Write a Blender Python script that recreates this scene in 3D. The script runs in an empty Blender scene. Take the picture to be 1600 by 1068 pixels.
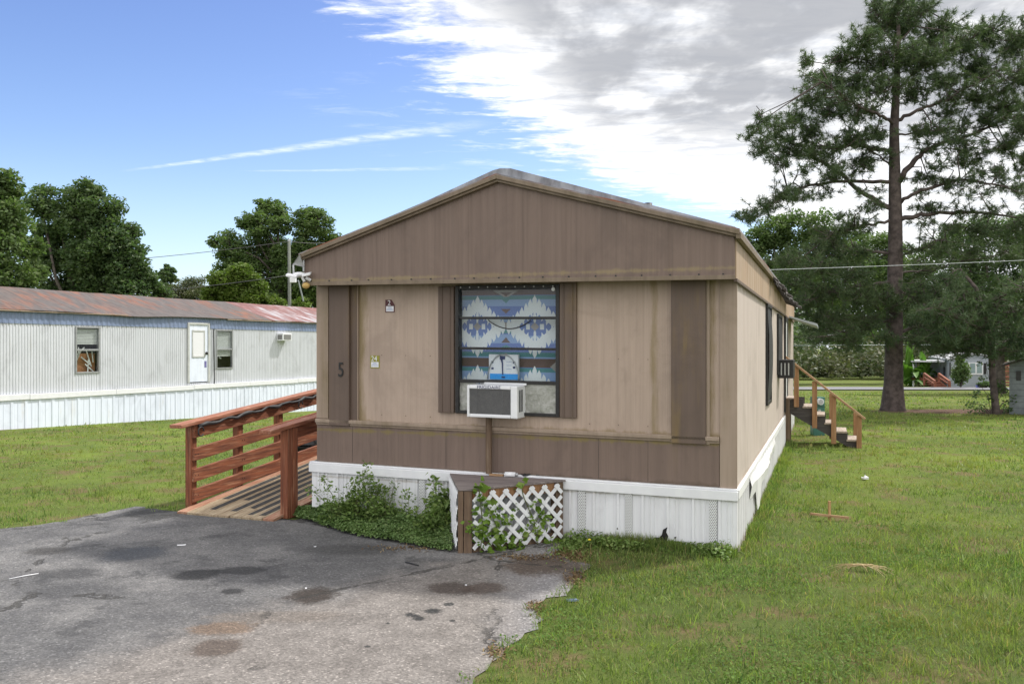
import bpy, math, random
import numpy as np
from math import radians, sin, cos, pi, atan2, sqrt
random.seed(7)
RNG = np.random.default_rng(7)
sc = bpy.context.scene
COL = sc.collection

# ------------------------------------------------------------------ camera
FPX, HCAM, HY = 1347.0, 1.78, 542.0          # focal length in photo pixels, eye height, horizon row
cd = bpy.data.cameras.new('camera'); cam = bpy.data.objects.new('camera', cd); COL.objects.link(cam)
cam.location = (0, 0, HCAM); cam.rotation_euler = (pi / 2, 0, 0)
cd.sensor_width = 36.0; cd.lens = FPX / 1600 * 36; cd.shift_y = (HY - 534) / 1600
cd.clip_start = 0.05; cd.clip_end = 3000
sc.camera = cam

# ------------------------------------------------------------------ light, sky, exposure
SUN_DIR = np.array([0.58, 0.36, 0.86]); SUN_DIR /= np.linalg.norm(SUN_DIR)   # towards the sun
SUN_EL = math.asin(SUN_DIR[2]); SUN_AZ = atan2(SUN_DIR[0], SUN_DIR[1])
sl = bpy.data.lights.new('sun', 'SUN'); sl.energy = 3.4; sl.angle = radians(3); sl.color = (1, .96, .90)
so = bpy.data.objects.new('sun', sl); COL.objects.link(so); so.location = (20, 20, 40)
so.rotation_euler = (pi / 2 - SUN_EL, 0, pi - SUN_AZ)
sc.view_settings.view_transform = 'Standard'; sc.view_settings.look = 'None'
sc.view_settings.exposure = 0.5; sc.view_settings.gamma = 1
SKY_STRENGTH = 0.12

class NB:
    """small helper for wiring shader nodes"""
    def __init__(s, tree): s.t = tree; s.n = tree.nodes; s.l = tree.links
    def new(s, typ, **kw):
        n = s.n.new(typ)
        for k, v in kw.items(): setattr(n, k, v)
        return n
    def put(s, sock, v):
        if hasattr(v, 'is_linked') or isinstance(v, bpy.types.NodeSocket): s.l.new(v, sock)
        elif v is not None:
            if sock.type == 'RGBA' and not hasattr(v, '__len__'): v = (v, v, v, 1)
            elif sock.type == 'RGBA' and len(v) == 3: v = (*v, 1)
            sock.default_value = v
    def math(s, op, a, b=None, c=None, clamp=False):
        n = s.new('ShaderNodeMath', operation=op, use_clamp=clamp)
        for i, v in enumerate((a, b, c)):
            if v is not None: s.put(n.inputs[i], v)
        return n.outputs[0]
    def vmath(s, op, a, b=None):
        n = s.new('ShaderNodeVectorMath', operation=op)
        s.put(n.inputs[0], a)
        if b is not None: s.put(n.inputs[1], b)
        return n.outputs['Value'] if op in ('LENGTH', 'DOT_PRODUCT') else n.outputs[0]
    def mix(s, f, a, b, mode='MIX'):
        n = s.new('ShaderNodeMix', data_type='RGBA', blend_type=mode)
        s.put(n.inputs[0], f); s.put(n.inputs[6], a); s.put(n.inputs[7], b)
        return n.outputs[2]
    def noise(s, vec, scale, detail=4, rough=.55, dist=0):
        n = s.new('ShaderNodeTexNoise'); s.put(n.inputs['Vector'], vec)
        n.inputs['Scale'].default_value = scale; n.inputs['Detail'].default_value = detail
        n.inputs['Roughness'].default_value = rough; n.inputs['Distortion'].default_value = dist
        return n.outputs[0]
    def smooth(s, v, a, b, lo=0., hi=1.):
        n = s.new('ShaderNodeMapRange', interpolation_type='SMOOTHSTEP')
        s.put(n.inputs[0], v)
        for i, x in zip((1, 2, 3, 4), (a, b, lo, hi)): n.inputs[i].default_value = x
        return n.outputs[0]
    def lin(s, v, a, b, lo=0., hi=1.):
        n = s.new('ShaderNodeMapRange'); s.put(n.inputs[0], v)
        for i, x in zip((1, 2, 3, 4), (a, b, lo, hi)): n.inputs[i].default_value = x
        return n.outputs[0]
    def scaled(s, vec, sx, sy, sz): return s.vmath('MULTIPLY', vec, (sx, sy, sz))
    def bump(s, h, strength, dist=.01):
        n = s.new('ShaderNodeBump'); n.inputs['Strength'].default_value = strength
        n.inputs['Distance'].default_value = dist; s.put(n.inputs['Height'], h)
        return n.outputs[0]
    def xyz(s, v):
        n = s.new('ShaderNodeSeparateXYZ'); s.put(n.inputs[0], v); return n.outputs

W = bpy.data.worlds.new('World'); sc.world = W; W.use_nodes = True
def build_world():
    W.node_tree.nodes.clear(); b = NB(W.node_tree)
    d = b.new('ShaderNodeTexCoord').outputs['Generated']
    x, y, z = b.xyz(d)
    sky = b.new('ShaderNodeTexSky', sky_type='NISHITA')
    sky.sun_disc = False; sky.sun_elevation = SUN_EL; sky.sun_rotation = SUN_AZ
    sky.air_density = 1.0; sky.dust_density = .6; sky.ozone_density = 3.0
    hs = b.new('ShaderNodeHueSaturation'); hs.inputs['Saturation'].default_value = 1.16
    hs.inputs['Value'].default_value = 1.15
    b.l.new(sky.outputs[0], hs.inputs['Color'])
    el0 = b.smooth(z, .0, .50)
    blue = b.mix(el0, (1.25, 1.10, 1.06), (1.08, .84, .95), 'MIX')
    blue = b.mix(1., hs.outputs[0], blue, 'MULTIPLY')
    # plane of the cloud layer
    zz = b.math('MAXIMUM', z, .035)
    px = b.math('DIVIDE', x, zz); py = b.math('DIVIDE', y, zz)
    cv = b.new('ShaderNodeCombineXYZ'); b.l.new(px, cv.inputs[0]); b.l.new(py, cv.inputs[1])
    P = cv.outputs[0]
    q = b.math('MAXIMUM', b.math('SUBTRACT', py, 4.2), 0.); q = b.math('MULTIPLY', q, q)
    dd = b.math('ADD', b.math('SUBTRACT', px, b.math('MULTIPLY', py, .33)), 1.337)
    dd = b.math('SUBTRACT', dd, b.math('MULTIPLY', b.math('MINIMUM', q, 12), .15))
    n1 = b.noise(P, 1.1, 6, .62)
    n2 = b.noise(b.scaled(P, 1.0, 2.1, 1), 3.2, 7, .66, .5)
    n3 = b.noise(b.scaled(P, 1.0, 1.7, 1), 9.0, 5, .65, .3)
    edge = b.math('ADD', dd, b.math('MULTIPLY', b.math('SUBTRACT', n1, .5), .55))
    edge = b.math('ADD', edge, b.math('MULTIPLY', b.math('SUBTRACT', n2, .5), .75))
    edge = b.math('ADD', edge, b.math('MULTIPLY', b.math('SUBTRACT', n3, .5), .5))
    dens = b.smooth(edge, -.06, .30)
    # added unseen cloud behind the viewer and overhead, bright to light the front wall
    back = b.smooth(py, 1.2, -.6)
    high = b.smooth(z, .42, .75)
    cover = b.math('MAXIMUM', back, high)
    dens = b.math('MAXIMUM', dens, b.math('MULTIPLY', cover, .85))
    # grey bellies
    g = b.math('MULTIPLY', b.smooth(dd, .20, .62), b.smooth(py, 4.9, 3.4))
    nb = b.noise(b.scaled(P, 1.25, .8, 1), 2.3, 5, .55, .2)
    belly = b.math('MULTIPLY', g, b.smooth(nb, .30, .56))
    lit = b.mix(b.smooth(n2, .35, .62), (5.6, 5.8, 6.2), (8.2, 8.2, 8.2))
    lit = b.mix(b.math('MULTIPLY', belly, .9), lit, (2.75, 2.85, 3.1))
    lit = b.mix(b.smooth(z, .14, .02), lit, (6.0, 6.3, 6.7))
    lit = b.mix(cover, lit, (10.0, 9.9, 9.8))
    # contrails: two streaks in the blue part
    def streak(ax, ay, bx, by, wdt, amt):
        L = sqrt((bx - ax) ** 2 + (by - ay) ** 2); ux, uy = (bx - ax) / L, (by - ay) / L
        rx = b.math('SUBTRACT', px, ax); ry = b.math('SUBTRACT', py, ay)
        t = b.math('DIVIDE', b.math('ADD', b.math('MULTIPLY', rx, ux), b.math('MULTIPLY', ry, uy)), L)
        s_ = b.math('SUBTRACT', b.math('MULTIPLY', rx, uy), b.math('MULTIPLY', ry, ux))
        s_ = b.math('ADD', s_, b.math('MULTIPLY', b.math('SUBTRACT', n1, .5), .12))
        w_ = b.math('MULTIPLY', b.math('ADD', .35, t), wdt)
        r = b.math('DIVIDE', b.math('ABSOLUTE', s_), w_)
        m = b.math('MULTIPLY', b.smooth(r, 1., .1), b.math('MULTIPLY', b.smooth(t, 0, .25), b.smooth(t, 1.15, .9)))
        return b.math('MULTIPLY', m, b.math('MULTIPLY', amt, b.smooth(n3, .2, .75)))
    st = b.math('MAXIMUM', streak(-2.28, 4.95, -.29, 3.94, .085, .62), streak(-1.6, 4.92, -.45, 4.83, .06, .35))
    wisps = b.math('MULTIPLY', b.smooth(n2, .52, .75), b.math('MULTIPLY', b.smooth(dd, -.95, -.1), .55))
    wisps = b.math('MULTIPLY', wisps, b.smooth(py, 3.0, 3.6))
    base = b.mix(b.math('MAXIMUM', st, wisps), blue, (7.2, 7.6, 8.0))
    haze = b.smooth(z, .22, -.02)
    base = b.mix(b.math('MULTIPLY', haze, .55), base, (4.6, 6.0, 7.2))
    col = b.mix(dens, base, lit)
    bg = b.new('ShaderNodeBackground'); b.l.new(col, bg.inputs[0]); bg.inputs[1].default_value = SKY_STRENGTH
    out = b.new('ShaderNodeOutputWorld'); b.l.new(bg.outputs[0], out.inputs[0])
build_world()
sc.cycles.use_denoising = True; sc.cycles.denoising_prefilter = 'ACCURATE'; sc.cycles.sample_clamp_indirect = 4
sc.cycles.max_bounces = 6; sc.cycles.transparent_max_bounces = 8

# ------------------------------------------------------------------ where things are
YAW = radians(20.15)
R0 = np.array([1.946, 7.49]); U = np.array([cos(YAW), -sin(YAW)]); V = np.array([sin(YAW), cos(YAW)])
ROLL = .0112                                    # the home sits a little out of level
def Hm(p):                                      # home frame (x right along the front, y back, z up) to world
    x, y, z = p; q = R0 + U * x + V * y; return (q[0], q[1], z - ROLL * max(-5, min(0, x)) * min(1, max(0, z) / .5))
def Hf(p):                                      # the same without the tilt
    x, y, z = p; q = R0 + U * x + V * y; return (q[0], q[1], z)
def F(px, py, y=0.):                            # spot on the front, from its place in the photo
    d = np.array([(px - 800) / FPX, 1.]); t = ((R0 + V * y) @ V) / (d @ V)
    x = (d * t - R0) @ U; z = HCAM - (py - HY) / FPX * t
    return x, z + ROLL * max(-5, min(0, x))
def Sd(px, py, x=0.):
    d = np.array([(px - 800) / FPX, 1.]); t = ((R0 + U * x) @ U) / (d @ U)
    return (d * t - R0) @ V, HCAM - (py - HY) / FPX * t
def at(px, py, Z): return np.array([(px - 800) / FPX * Z, Z, HCAM - (py - HY) / FPX * Z])
def sstep(a, b, v): t = np.clip((v - a) / (b - a), 0, 1); return t * t * (3 - 2 * t)
def gz(x, y):                                   # height of the ground
    x = np.asarray(x, float); y = np.asarray(y, float)
    k = sstep(-3, 5, x); y0 = 12 + 13 * k; s = .033 - .008 * k
    u = (y - y0); soft = np.where(u > 20, u, np.log1p(np.exp(np.clip(u, -30, 20) / 1.5)) * 1.5)
    return -s * np.minimum(soft, 90)
def gnd(px, py):                                # spot on the ground
    t = 3.
    for i in range(4000):
        z = HCAM - (py - HY) / FPX * t; x = (px - 800) / FPX * t
        if z <= gz(x, t): break
        t += .02 + t * .001
    return np.array([x, t, float(gz(x, t))])

# ------------------------------------------------------------------ objects
def root_of(o):
    while o.parent: o = o.parent
    return o
class MB:
    """collects faces for ONE mesh"""
    def __init__(s, T=None): s.v = []; s.f = []; s.T = T or (lambda p: p)
    def add(s, vs, fs):
        n = len(s.v); s.v += [tuple(float(c) for c in s.T(p)) for p in vs]; s.f += [tuple(i + n for i in f) for f in fs]; return s
    def box(s, x0, x1, y0, y1, z0, z1):
        return s.add([(x0, y0, z0), (x1, y0, z0), (x1, y1, z0), (x0, y1, z0), (x0, y0, z1), (x1, y0, z1), (x1, y1, z1), (x0, y1, z1)],
                     [(0, 3, 2, 1), (4, 5, 6, 7), (0, 1, 5, 4), (1, 2, 6, 5), (2, 3, 7, 6), (3, 0, 4, 7)])
    def prism(s, poly, y0, y1):                 # polygon in x,z pushed along y
        n = len(poly); vs = [(p[0], y0, p[1]) for p in poly] + [(p[0], y1, p[1]) for p in poly]
        fs = [tuple(range(n)), tuple(range(2 * n - 1, n - 1, -1))] + [(i, i + n, (i + 1) % n + n, (i + 1) % n) for i in range(n)]
        return s.add(vs, fs)
    def slab(s, poly, z0, z1):                  # polygon in x,y pushed along z
        n = len(poly); vs = [(p[0], p[1], z0) for p in poly] + [(p[0], p[1], z1) for p in poly]
        fs = [tuple(range(n - 1, -1, -1)), tuple(range(n, 2 * n))] + [(i, (i + 1) % n, (i + 1) % n + n, i + n) for i in range(n)]
        return s.add(vs, fs)
    def beam(s, a, b, w, h, up=(0, 0, 1)):      # a square bar between two points
        a = np.array(s.T(a), float); b = np.array(s.T(b), float); d = b - a; d /= np.linalg.norm(d)
        u = np.array(up, float); r = np.cross(d, u); r /= np.linalg.norm(r); u = np.cross(r, d)
        vs = [p + r * i * w / 2 + u * j * h / 2 for p in (a, b) for i, j in ((-1, -1), (1, -1), (1, 1), (-1, 1))]
        T = s.T; s.T = lambda p: p
        s.add(vs, [(0, 1, 2, 3), (7, 6, 5, 4), (0, 4, 5, 1), (1, 5, 6, 2), (2, 6, 7, 3), (3, 7, 4, 0)]); s.T = T; return s
    def tube(s, pts, rad, n=8, cap=True):
        P = [np.array(s.T(p), float) for p in pts]; rs = rad if hasattr(rad, '__len__') else [rad] * len(P)
        ref = np.array([.31, .17, .93]); vs = []; T = s.T
        for i, p in enumerate(P):
            d = P[min(i + 1, len(P) - 1)] - P[max(i - 1, 0)]; d /= (np.linalg.norm(d) + 1e-9)
            if abs(d @ ref) > .97: ref = np.array([.93, .31, .17])
            a = np.cross(d, ref); a /= np.linalg.norm(a); c = np.cross(d, a)
            vs += [p + rs[i] * (a * cos(2 * pi * k / n) + c * sin(2 * pi * k / n)) for k in range(n)]
        fs = [(i * n + k, i * n + (k + 1) % n, (i + 1) * n + (k + 1) % n, (i + 1) * n + k) for i in range(len(P) - 1) for k in range(n)]
        if cap: fs += [tuple(range(n - 1, -1, -1)), tuple((len(P) - 1) * n + k for k in range(n))]
        s.T = lambda p: p; s.add(vs, fs); s.T = T; return s
    def ball(s, c, r, n=10, sq=(1, 1, 1)):
        c = np.array(s.T(c), float); vs = []; fs = []; T = s.T
        for i in range(n + 1):
            for j in range(2 * n):
                a = pi * i / n; e = pi * j / n
                vs.append(c + np.array([r * sin(a) * cos(e) * sq[0], r * sin(a) * sin(e) * sq[1], r * cos(a) * sq[2]]))
        for i in range(n):
            for j in range(2 * n): k = (j + 1) % (2 * n); fs.append((i * 2 * n + j, (i + 1) * 2 * n + j, (i + 1) * 2 * n + k, i * 2 * n + k))
        s.T = lambda p: p; s.add(vs, fs); s.T = T; return s
    def build(s, name, m, parent=None, bevel=0, smooth=False):
        off = np.array(root_of(parent).location) if parent else np.zeros(3)
        me = bpy.data.meshes.new(name); v = np.array(s.v) - off
        me.from_pydata(v.tolist(), [], s.f); me.validate(); me.update()
        return link(name, me, m, parent, bevel, smooth)
def link(name, me, m, parent=None, bevel=0, smooth=False):
    o = bpy.data.objects.new(name, me); COL.objects.link(o)
    for mm in (m if isinstance(m, (list, tuple)) else [m]): me.materials.append(mm)
    if parent: o.parent = parent
    if bevel:
        md = o.modifiers.new('bevel', 'BEVEL'); md.width = bevel; md.segments = 2; md.limit_method = 'ANGLE'
    if smooth: me.polygons.foreach_set('use_smooth', [True] * len(me.polygons))
    return o
def np_mesh(name, verts, faces, m, parent=None, smooth=False):       # many equal faces at once
    off = np.array(root_of(parent).location) if parent else np.zeros(3)
    verts = np.asarray(verts, np.float32) - off.astype(np.float32); faces = np.asarray(faces, np.int32); k = faces.shape[1]
    me = bpy.data.meshes.new(name); me.vertices.add(len(verts)); me.vertices.foreach_set('co', verts.ravel())
    me.loops.add(faces.size); me.loops.foreach_set('vertex_index', faces.ravel())
    me.polygons.add(len(faces)); me.polygons.foreach_set('loop_start', np.arange(len(faces), dtype=np.int32) * k)
    me.update(calc_edges=True)
    return link(name, me, m, parent, 0, smooth)
def tag(o, label, cat, group=None, kind=None):
    if label: o['label'] = label
    if cat: o['category'] = cat
    if group: o['group'] = group
    if kind: o['kind'] = kind
    return o
def thing(name, loc, label, cat, group=None):
    o = bpy.data.objects.new(name, None); COL.objects.link(o); o.location = [float(c) for c in loc]; o.empty_display_size = .2
    return tag(o, label, cat, group)
def text(name, body, size, T, m, parent, ext=.0015, squash=1.):      # lettering; T maps local x,z (centred) to world
    cu = bpy.data.curves.new(name, 'FONT'); cu.body = body; cu.size = size; cu.align_x = 'CENTER'; cu.align_y = 'CENTER'
    cu.extrude = ext; tmp = bpy.data.objects.new('tmp_text', cu); COL.objects.link(tmp)
    bpy.context.view_layer.update()
    me = bpy.data.meshes.new_from_object(tmp.evaluated_get(bpy.context.evaluated_depsgraph_get()))
    bpy.data.objects.remove(tmp); off = np.array(root_of(parent).location)
    for v in me.vertices: v.co = [float(c) for c in (np.array(T(v.co.x * squash, v.co.y, v.co.z)) - off)]
    return link(name, me, m, parent)

# ------------------------------------------------------------------ materials
def mat(name, fn, rough=.6, metal=0., spec=.4):
    m = bpy.data.materials.new(name); m.use_nodes = True; t = m.node_tree; b = NB(t); p = t.nodes['Principled BSDF']
    p.inputs['Roughness'].default_value = rough; p.inputs['Metallic'].default_value = metal
    p.inputs['Specular IOR Level'].default_value = spec
    if callable(fn):
        b.oc = b.new('ShaderNodeTexCoord').outputs['Object']
        r = fn(b)
        if isinstance(r, tuple) and not isinstance(r[0], float):
            b.l.new(r[0], p.inputs['Base Color'])
            if r[1] is not None: b.l.new(r[1], p.inputs['Normal'])
            if len(r) > 2 and r[2] is not None: b.l.new(r[2], p.inputs['Roughness'])
        else: b.l.new(r, p.inputs['Base Color'])
    else: p.inputs['Base Color'].default_value = (*fn, 1)
    return m
def frame_vec(b, yaw):                          # object coordinates turned to run along a wall
    n = b.new('ShaderNodeVectorRotate', rotation_type='Z_AXIS'); b.l.new(b.oc, n.inputs['Vector']); n.inputs['Angle'].default_value = yaw
    return n.outputs[0]
def siding(name, col, streak, mildew, pitch=.038, along='x', yaw=YAW, depth=.004, dents=.3, mild_amt=.5, rough=.55, stain_lo=.56, ribk=1., lines=()):
    def fn(b):
        v = frame_vec(b, yaw); x, y, z = b.xyz(v); a = x if along == 'x' else y
        rib = b.math('ABSOLUTE', b.math('SUBTRACT', b.math('FRACT', b.math('DIVIDE', a, pitch)), .5))
        rib = b.smooth(rib, .28, .45)
        sv = b.scaled(v, 14, 14, .35)
        n = b.noise(sv, 1, 5, .6); n2 = b.noise(b.scaled(v, 30, 30, .8), 1, 3, .6); n3 = b.noise(v, 1.7, 5, .6)
        c = b.mix(b.math('MULTIPLY', b.smooth(n, .30, .8), .75), col, streak); bl = b.noise(b.scaled(v, 1.6, 1.6, 1.1), 1, 6, .68, .8); c = b.mix(b.math('MULTIPLY', b.smooth(bl, .48, .68), .45), c, tuple(k * .78 for k in streak)); c = b.mix(b.math('MULTIPLY', b.smooth(bl, .42, .30), .3), c, tuple(min(.8, k * 1.15) for k in col))
        c = b.mix(b.math('MULTIPLY', b.smooth(n2, .45, .8), .35), c, tuple(k * .72 for k in streak))
        mil = b.math('MULTIPLY', b.smooth(b.noise(b.scaled(v, 5, 5, .55), 1, 5, .65), stain_lo, .78), b.smooth(n3, .35, .7))
        c = b.mix(b.math('MULTIPLY', mil, mild_amt), c, mildew)
        for (ax, at_, w_, col_, am) in lines:
            k_ = {'x': x, 'y': y, 'z': z}[ax]
            m_ = b.smooth(b.math('ADD', b.math('ABSOLUTE', b.math('SUBTRACT', k_, at_)), b.math('MULTIPLY', b.math('SUBTRACT', b.noise(b.scaled(v, 7, 7, 2.5 if ax == 'z' else 1.2), 1, 6, .7), .42), w_ * 3)), w_, w_ * .15)
            c = b.mix(b.math('MULTIPLY', m_, am), c, col_)
        c = b.mix(b.math('MULTIPLY', b.smooth(b.noise(v, 42, 3, .6), .68, .78), .5), c, tuple(k * .55 for k in streak))
        h = b.math('ADD', b.math('MULTIPLY', rib, ribk), b.math('MULTIPLY', b.noise(v, 2.2, 4, .5), dents * 4))
        return c, b.bump(h, .8, depth), b.lin(n, .3, .8, rough - .1, rough + .15)
    return mat(name, fn, rough)
M = {}
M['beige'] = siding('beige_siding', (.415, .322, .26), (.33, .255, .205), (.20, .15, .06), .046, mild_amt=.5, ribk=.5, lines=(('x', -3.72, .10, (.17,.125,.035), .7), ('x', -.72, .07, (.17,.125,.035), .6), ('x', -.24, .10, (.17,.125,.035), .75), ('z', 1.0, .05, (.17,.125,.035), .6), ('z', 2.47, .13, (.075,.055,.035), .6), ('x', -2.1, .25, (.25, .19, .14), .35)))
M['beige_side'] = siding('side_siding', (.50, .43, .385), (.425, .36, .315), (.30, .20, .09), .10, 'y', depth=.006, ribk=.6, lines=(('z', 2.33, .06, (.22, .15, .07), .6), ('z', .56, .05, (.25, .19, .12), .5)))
M['brown'] = siding('brown_siding', (.182, .130, .106), (.135, .097, .080), (.21, .15, .07), .046, mild_amt=.4, dents=.5, ribk=.45, lines=(('z', .93, .035, (.20, .155, .05), .75), ('z', .57, .04, (.075,.055,.035), .5), ('z', 2.45, .035, (.28, .22, .11), .55), ('x', -2.16, .30, (.14, .10, .085), .4)))
M['brown_trim'] = siding('brown_trim', (.135, .096, .076), (.105, .075, .06), (.27, .18, .035), .5, mild_amt=.7, depth=.002, stain_lo=.5)
M['tan_trim'] = siding('tan_trim', (.33, .255, .20), (.23, .175, .13), (.14, .105, .035), .5, depth=.002, mild_amt=.85, stain_lo=.40)
M['roof_trim'] = siding('roof_trim', (.21, .16, .115), (.13, .098, .07), (.09, .07, .03), .5, depth=.002, mild_amt=.9, stain_lo=.38)
M['fascia_tan'] = siding('fascia_tan', (.40, .30, .21), (.30, .21, .14), (.30, .14, .05), .30, 'y', mild_amt=.8, stain_lo=.42)
M['white'] = siding('white_skirting', (.74, .75, .78), (.66, .66, .69), (.42, .36, .27), .8, depth=.001, mild_amt=.5, rough=.4, stain_lo=.5, lines=(('z', .02, .07, (.30, .24, .17), .7), ('z', .45, .02, (.35, .31, .25), .5)))
M['white_side'] = siding('white_side_skirting', (.76, .76, .77), (.68, .67, .67), (.42, .33, .22), .8, 'y', depth=.001, mild_amt=.5, rough=.4, lines=(('z', .02, .08, (.30, .22, .14), .7),))
NYAW = -atan2(.4, .9165)
M['grey_siding'] = siding('grey_siding', (.58, .60, .645), (.50, .515, .55), (.34, .31, .25), 5, 'y', yaw=-NYAW, depth=.004, mild_amt=.6, rough=.5)
M['blue_fascia'] = siding('blue_fascia', (.21, .265, .40), (.145, .185, .29), (.12, .11, .09), 5, 'y', yaw=-NYAW, mild_amt=.6, rough=.5)
M['white_neighbour'] = siding('white_neighbour', (.72, .77, .88), (.64, .69, .80), (.45, .38, .22), 5, 'y', yaw=-NYAW, mild_amt=.5, rough=.4)
def wood(name, c1, c2, c3, axis, yaw=YAW, rough=.7, knots=True):
    def fn(b):
        v = frame_vec(b, yaw); k = {'x': (1.2, 22, 22), 'y': (22, 1.2, 22), 'z': (22, 22, 1.2)}[axis]
        n = b.noise(b.scaled(v, *k), 1.5, 6, .65, .6); n2 = b.noise(v, 2.3, 4, .6)
        ri = b.new('ShaderNodeNewGeometry').outputs['Random Per Island']
        c = b.mix(b.smooth(n, .32, .7), c1, c2); c = b.mix(b.math('MULTIPLY', b.smooth(b.noise(b.scaled(v, *[q * 2.2 for q in k]), 1.1, 4, .6), .50, .70), .75), c, c3); c = b.mix(b.math('MULTIPLY', b.smooth(n2, .56, .72), .5), c, c2)
        c = b.mix(b.math('MULTIPLY', b.math('SUBTRACT', ri, .0), .28), c, c2)
        return c, b.bump(n, .5, .006), None
    return mat(name, fn, rough, spec=.25)
RED = ((.26, .088, .042), (.105, .038, .024), (.37, .20, .12))
M['red_y'] = wood('red_stain_lengthwise', *RED, 'y'); M['red_z'] = wood('red_stain_upright', *RED, 'z'); M['red_x'] = wood('red_stain_cross', *RED, 'x')
M['red_cap'] = wood('worn_red_cap', (.32, .13, .075), (.18, .066, .04), (.43, .27, .19), 'y')
M['red_worn'] = wood('worn_red_boards', (.36, .20, .13), (.24, .11, .07), (.42, .34, .24), 'y')
M['deck_tan'] = wood('bare_worn_boards', (.36, .29, .20), (.22, .16, .10), (.48, .41, .30), 'y')
M['grey_wood'] = wood('weathered_grey_wood', (.22, .19, .18), (.12, .10, .10), (.30, .26, .25), 'x')
M['post_brown'] = wood('weathered_brown_post', (.17, .115, .075), (.09, .06, .042), (.24, .18, .13), 'z')
M['tan_wood'] = wood('tan_treated_wood', (.34, .19, .095), (.24, .125, .06), (.40, .25, .14), 'z')
M['tan_rail'] = wood('tan_treated_rail', (.36, .23, .13), (.26, .15, .08), (.42, .30, .19), 'x')
M['dark_wood'] = wood('old_dark_wood', (.085, .075, .07), (.045, .04, .04), (.12, .11, .10), 'x')
M['pale_tread'] = wood('pale_worn_tread', (.40, .34, .28), (.27, .21, .17), (.48, .42, .36), 'y')
M['stake'] = wood('pale_stake', (.42, .26, .12), (.32, .18, .08), (.48, .33, .18), 'z')
def noisy(name, c1, c2, scale, rough=.6, metal=0., bump=.0, detail=5, spec=.4):
    def fn(b):
        n = b.noise(b.oc, scale, detail, .6)
        return b.mix(b.smooth(n, .3, .7), c1, c2), (b.bump(n, bump, .02) if bump else None)
    return mat(name, fn, rough, metal, spec)
M['black'] = noisy('black_frame', (.012, .012, .013), (.025, .024, .024), 30, .45)
M['rubber'] = noisy('black_rubber', (.018, .018, .02), (.03, .03, .032), 40, .6)
M['grit'] = noisy('black_grit_tape', (.022, .022, .024), (.06, .058, .056), 25, .95, bump=.2)
M['plastic'] = noisy('white_plastic', (.74, .75, .77), (.68, .69, .72), 8, .35)
M['coil'] = noisy('dark_coil', (.15, .15, .155), (.22, .215, .21), 60, .55)
M['void_black'] = noisy('dark_void', (.01, .01, .01), (.02, .018, .018), 5, .9)
M['inside'] = noisy('dark_interior', (.03, .028, .027), (.05, .046, .042), 2, .9)
M['galv'] = noisy('galvanised_metal', (.42, .43, .44), (.32, .33, .34), 12, .45, .6)
M['concrete'] = noisy('concrete', (.32, .31, .29), (.24, .23, .22), 9, .9, bump=.3)
M['pole'] = noisy('old_pole_wood', (.16, .17, .15), (.10, .11, .095), 14, .9)
M['wire'] = noisy('wire_grey', (.05, .05, .055), (.08, .08, .085), 5, .5)
M['wire_pale'] = noisy('wire_pale', (.36, .40, .42), (.30, .33, .35), 5, .5)
M['insul'] = noisy('foil_board', (.42, .42, .40), (.30, .31, .27), 26, .42, .25, bump=.5)
M['green_box'] = noisy('green_painted_steel', (.035, .13, .10), (.05, .16, .125), 9, .45)
M['light_grey'] = noisy('light_grey_paint', (.52, .53, .52), (.42, .43, .42), 6, .5)
M['blind'] = noisy('blind_slats', (.60, .60, .56), (.50, .50, .46), 14, .6)
M['cardboard'] = noisy('brown_card', (.34, .15, .06), (.24, .10, .04), 4, .8)
M['amber'] = noisy('amber_lens', (.55, .38, .13), (.45, .30, .10), 12, .3)
M['label_white'] = noisy('label_white', (.72, .72, .74), (.65, .66, .70), 60, .5)
M['olive'] = noisy('olive_label', (.26, .25, .03), (.22, .21, .03), 30, .5)
M['maroon'] = noisy('maroon_label', (.085, .018, .022), (.06, .014, .018), 30, .5)
M['ink'] = noisy('pale_blue_print', (.20, .28, .48), (.28, .35, .52), 90, .5)
M['box_blue'] = noisy('bright_blue_print', (.02, .26, .72), (.04, .32, .75), 40, .5)
M['navy'] = noisy('navy_print', (.02, .03, .11), (.04, .05, .15), 40, .5)
M['board'] = noisy('pale_brown_straw', (.42, .34, .19), (.30, .22, .10), 30, .8)
def rusty(name, c1, c2, rust, amt, yaw, sx, sy):
    def fn(b):
        v = frame_vec(b, yaw); n = b.noise(b.scaled(v, sx, sy, 2), 1, 6, .65, .4); n2 = b.noise(v, .45, 4, .6); n3 = b.noise(b.scaled(v, sx * 3, sy * 4, 4), 1, 4, .6)
        c = b.mix(b.smooth(n3, .35, .68), c1, c2)
        m = b.math('MULTIPLY', b.smooth(n, .42, .66), b.smooth(n2, .62 - amt, .92 - amt))
        r = b.mix(b.smooth(n3, .4, .7), rust, tuple(k * .55 for k in rust))
        x, y, z = b.xyz(v)
        seam = b.smooth(b.math('ABSOLUTE', b.math('SUBTRACT', b.math('FRACT', b.math('DIVIDE', y, .92)), .5)), .46, .49)
        return b.mix(m, c, r), b.bump(b.math('ADD', seam, b.math('MULTIPLY', n3, .2)), .6, .02), None
    return mat(name, fn, .55, .15)
M['roof'] = rusty('rusty_roof_sheet', (.30, .31, .34), (.17, .175, .19), (.22, .07, .025), .35, YAW, 1.5, 1.2)
M['roof_neighbour'] = rusty('neighbour_roof_sheet', (.105, .088, .080), (.06, .05, .046), (.23, .075, .028), .27, -NYAW, .8, 2.6)
M['roof_red'] = rusty('oxide_red_roof_sheet', (.20, .075, .062), (.13, .05, .045), (.42, .42, .45), .25, -NYAW, .8, 2.6)
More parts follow.
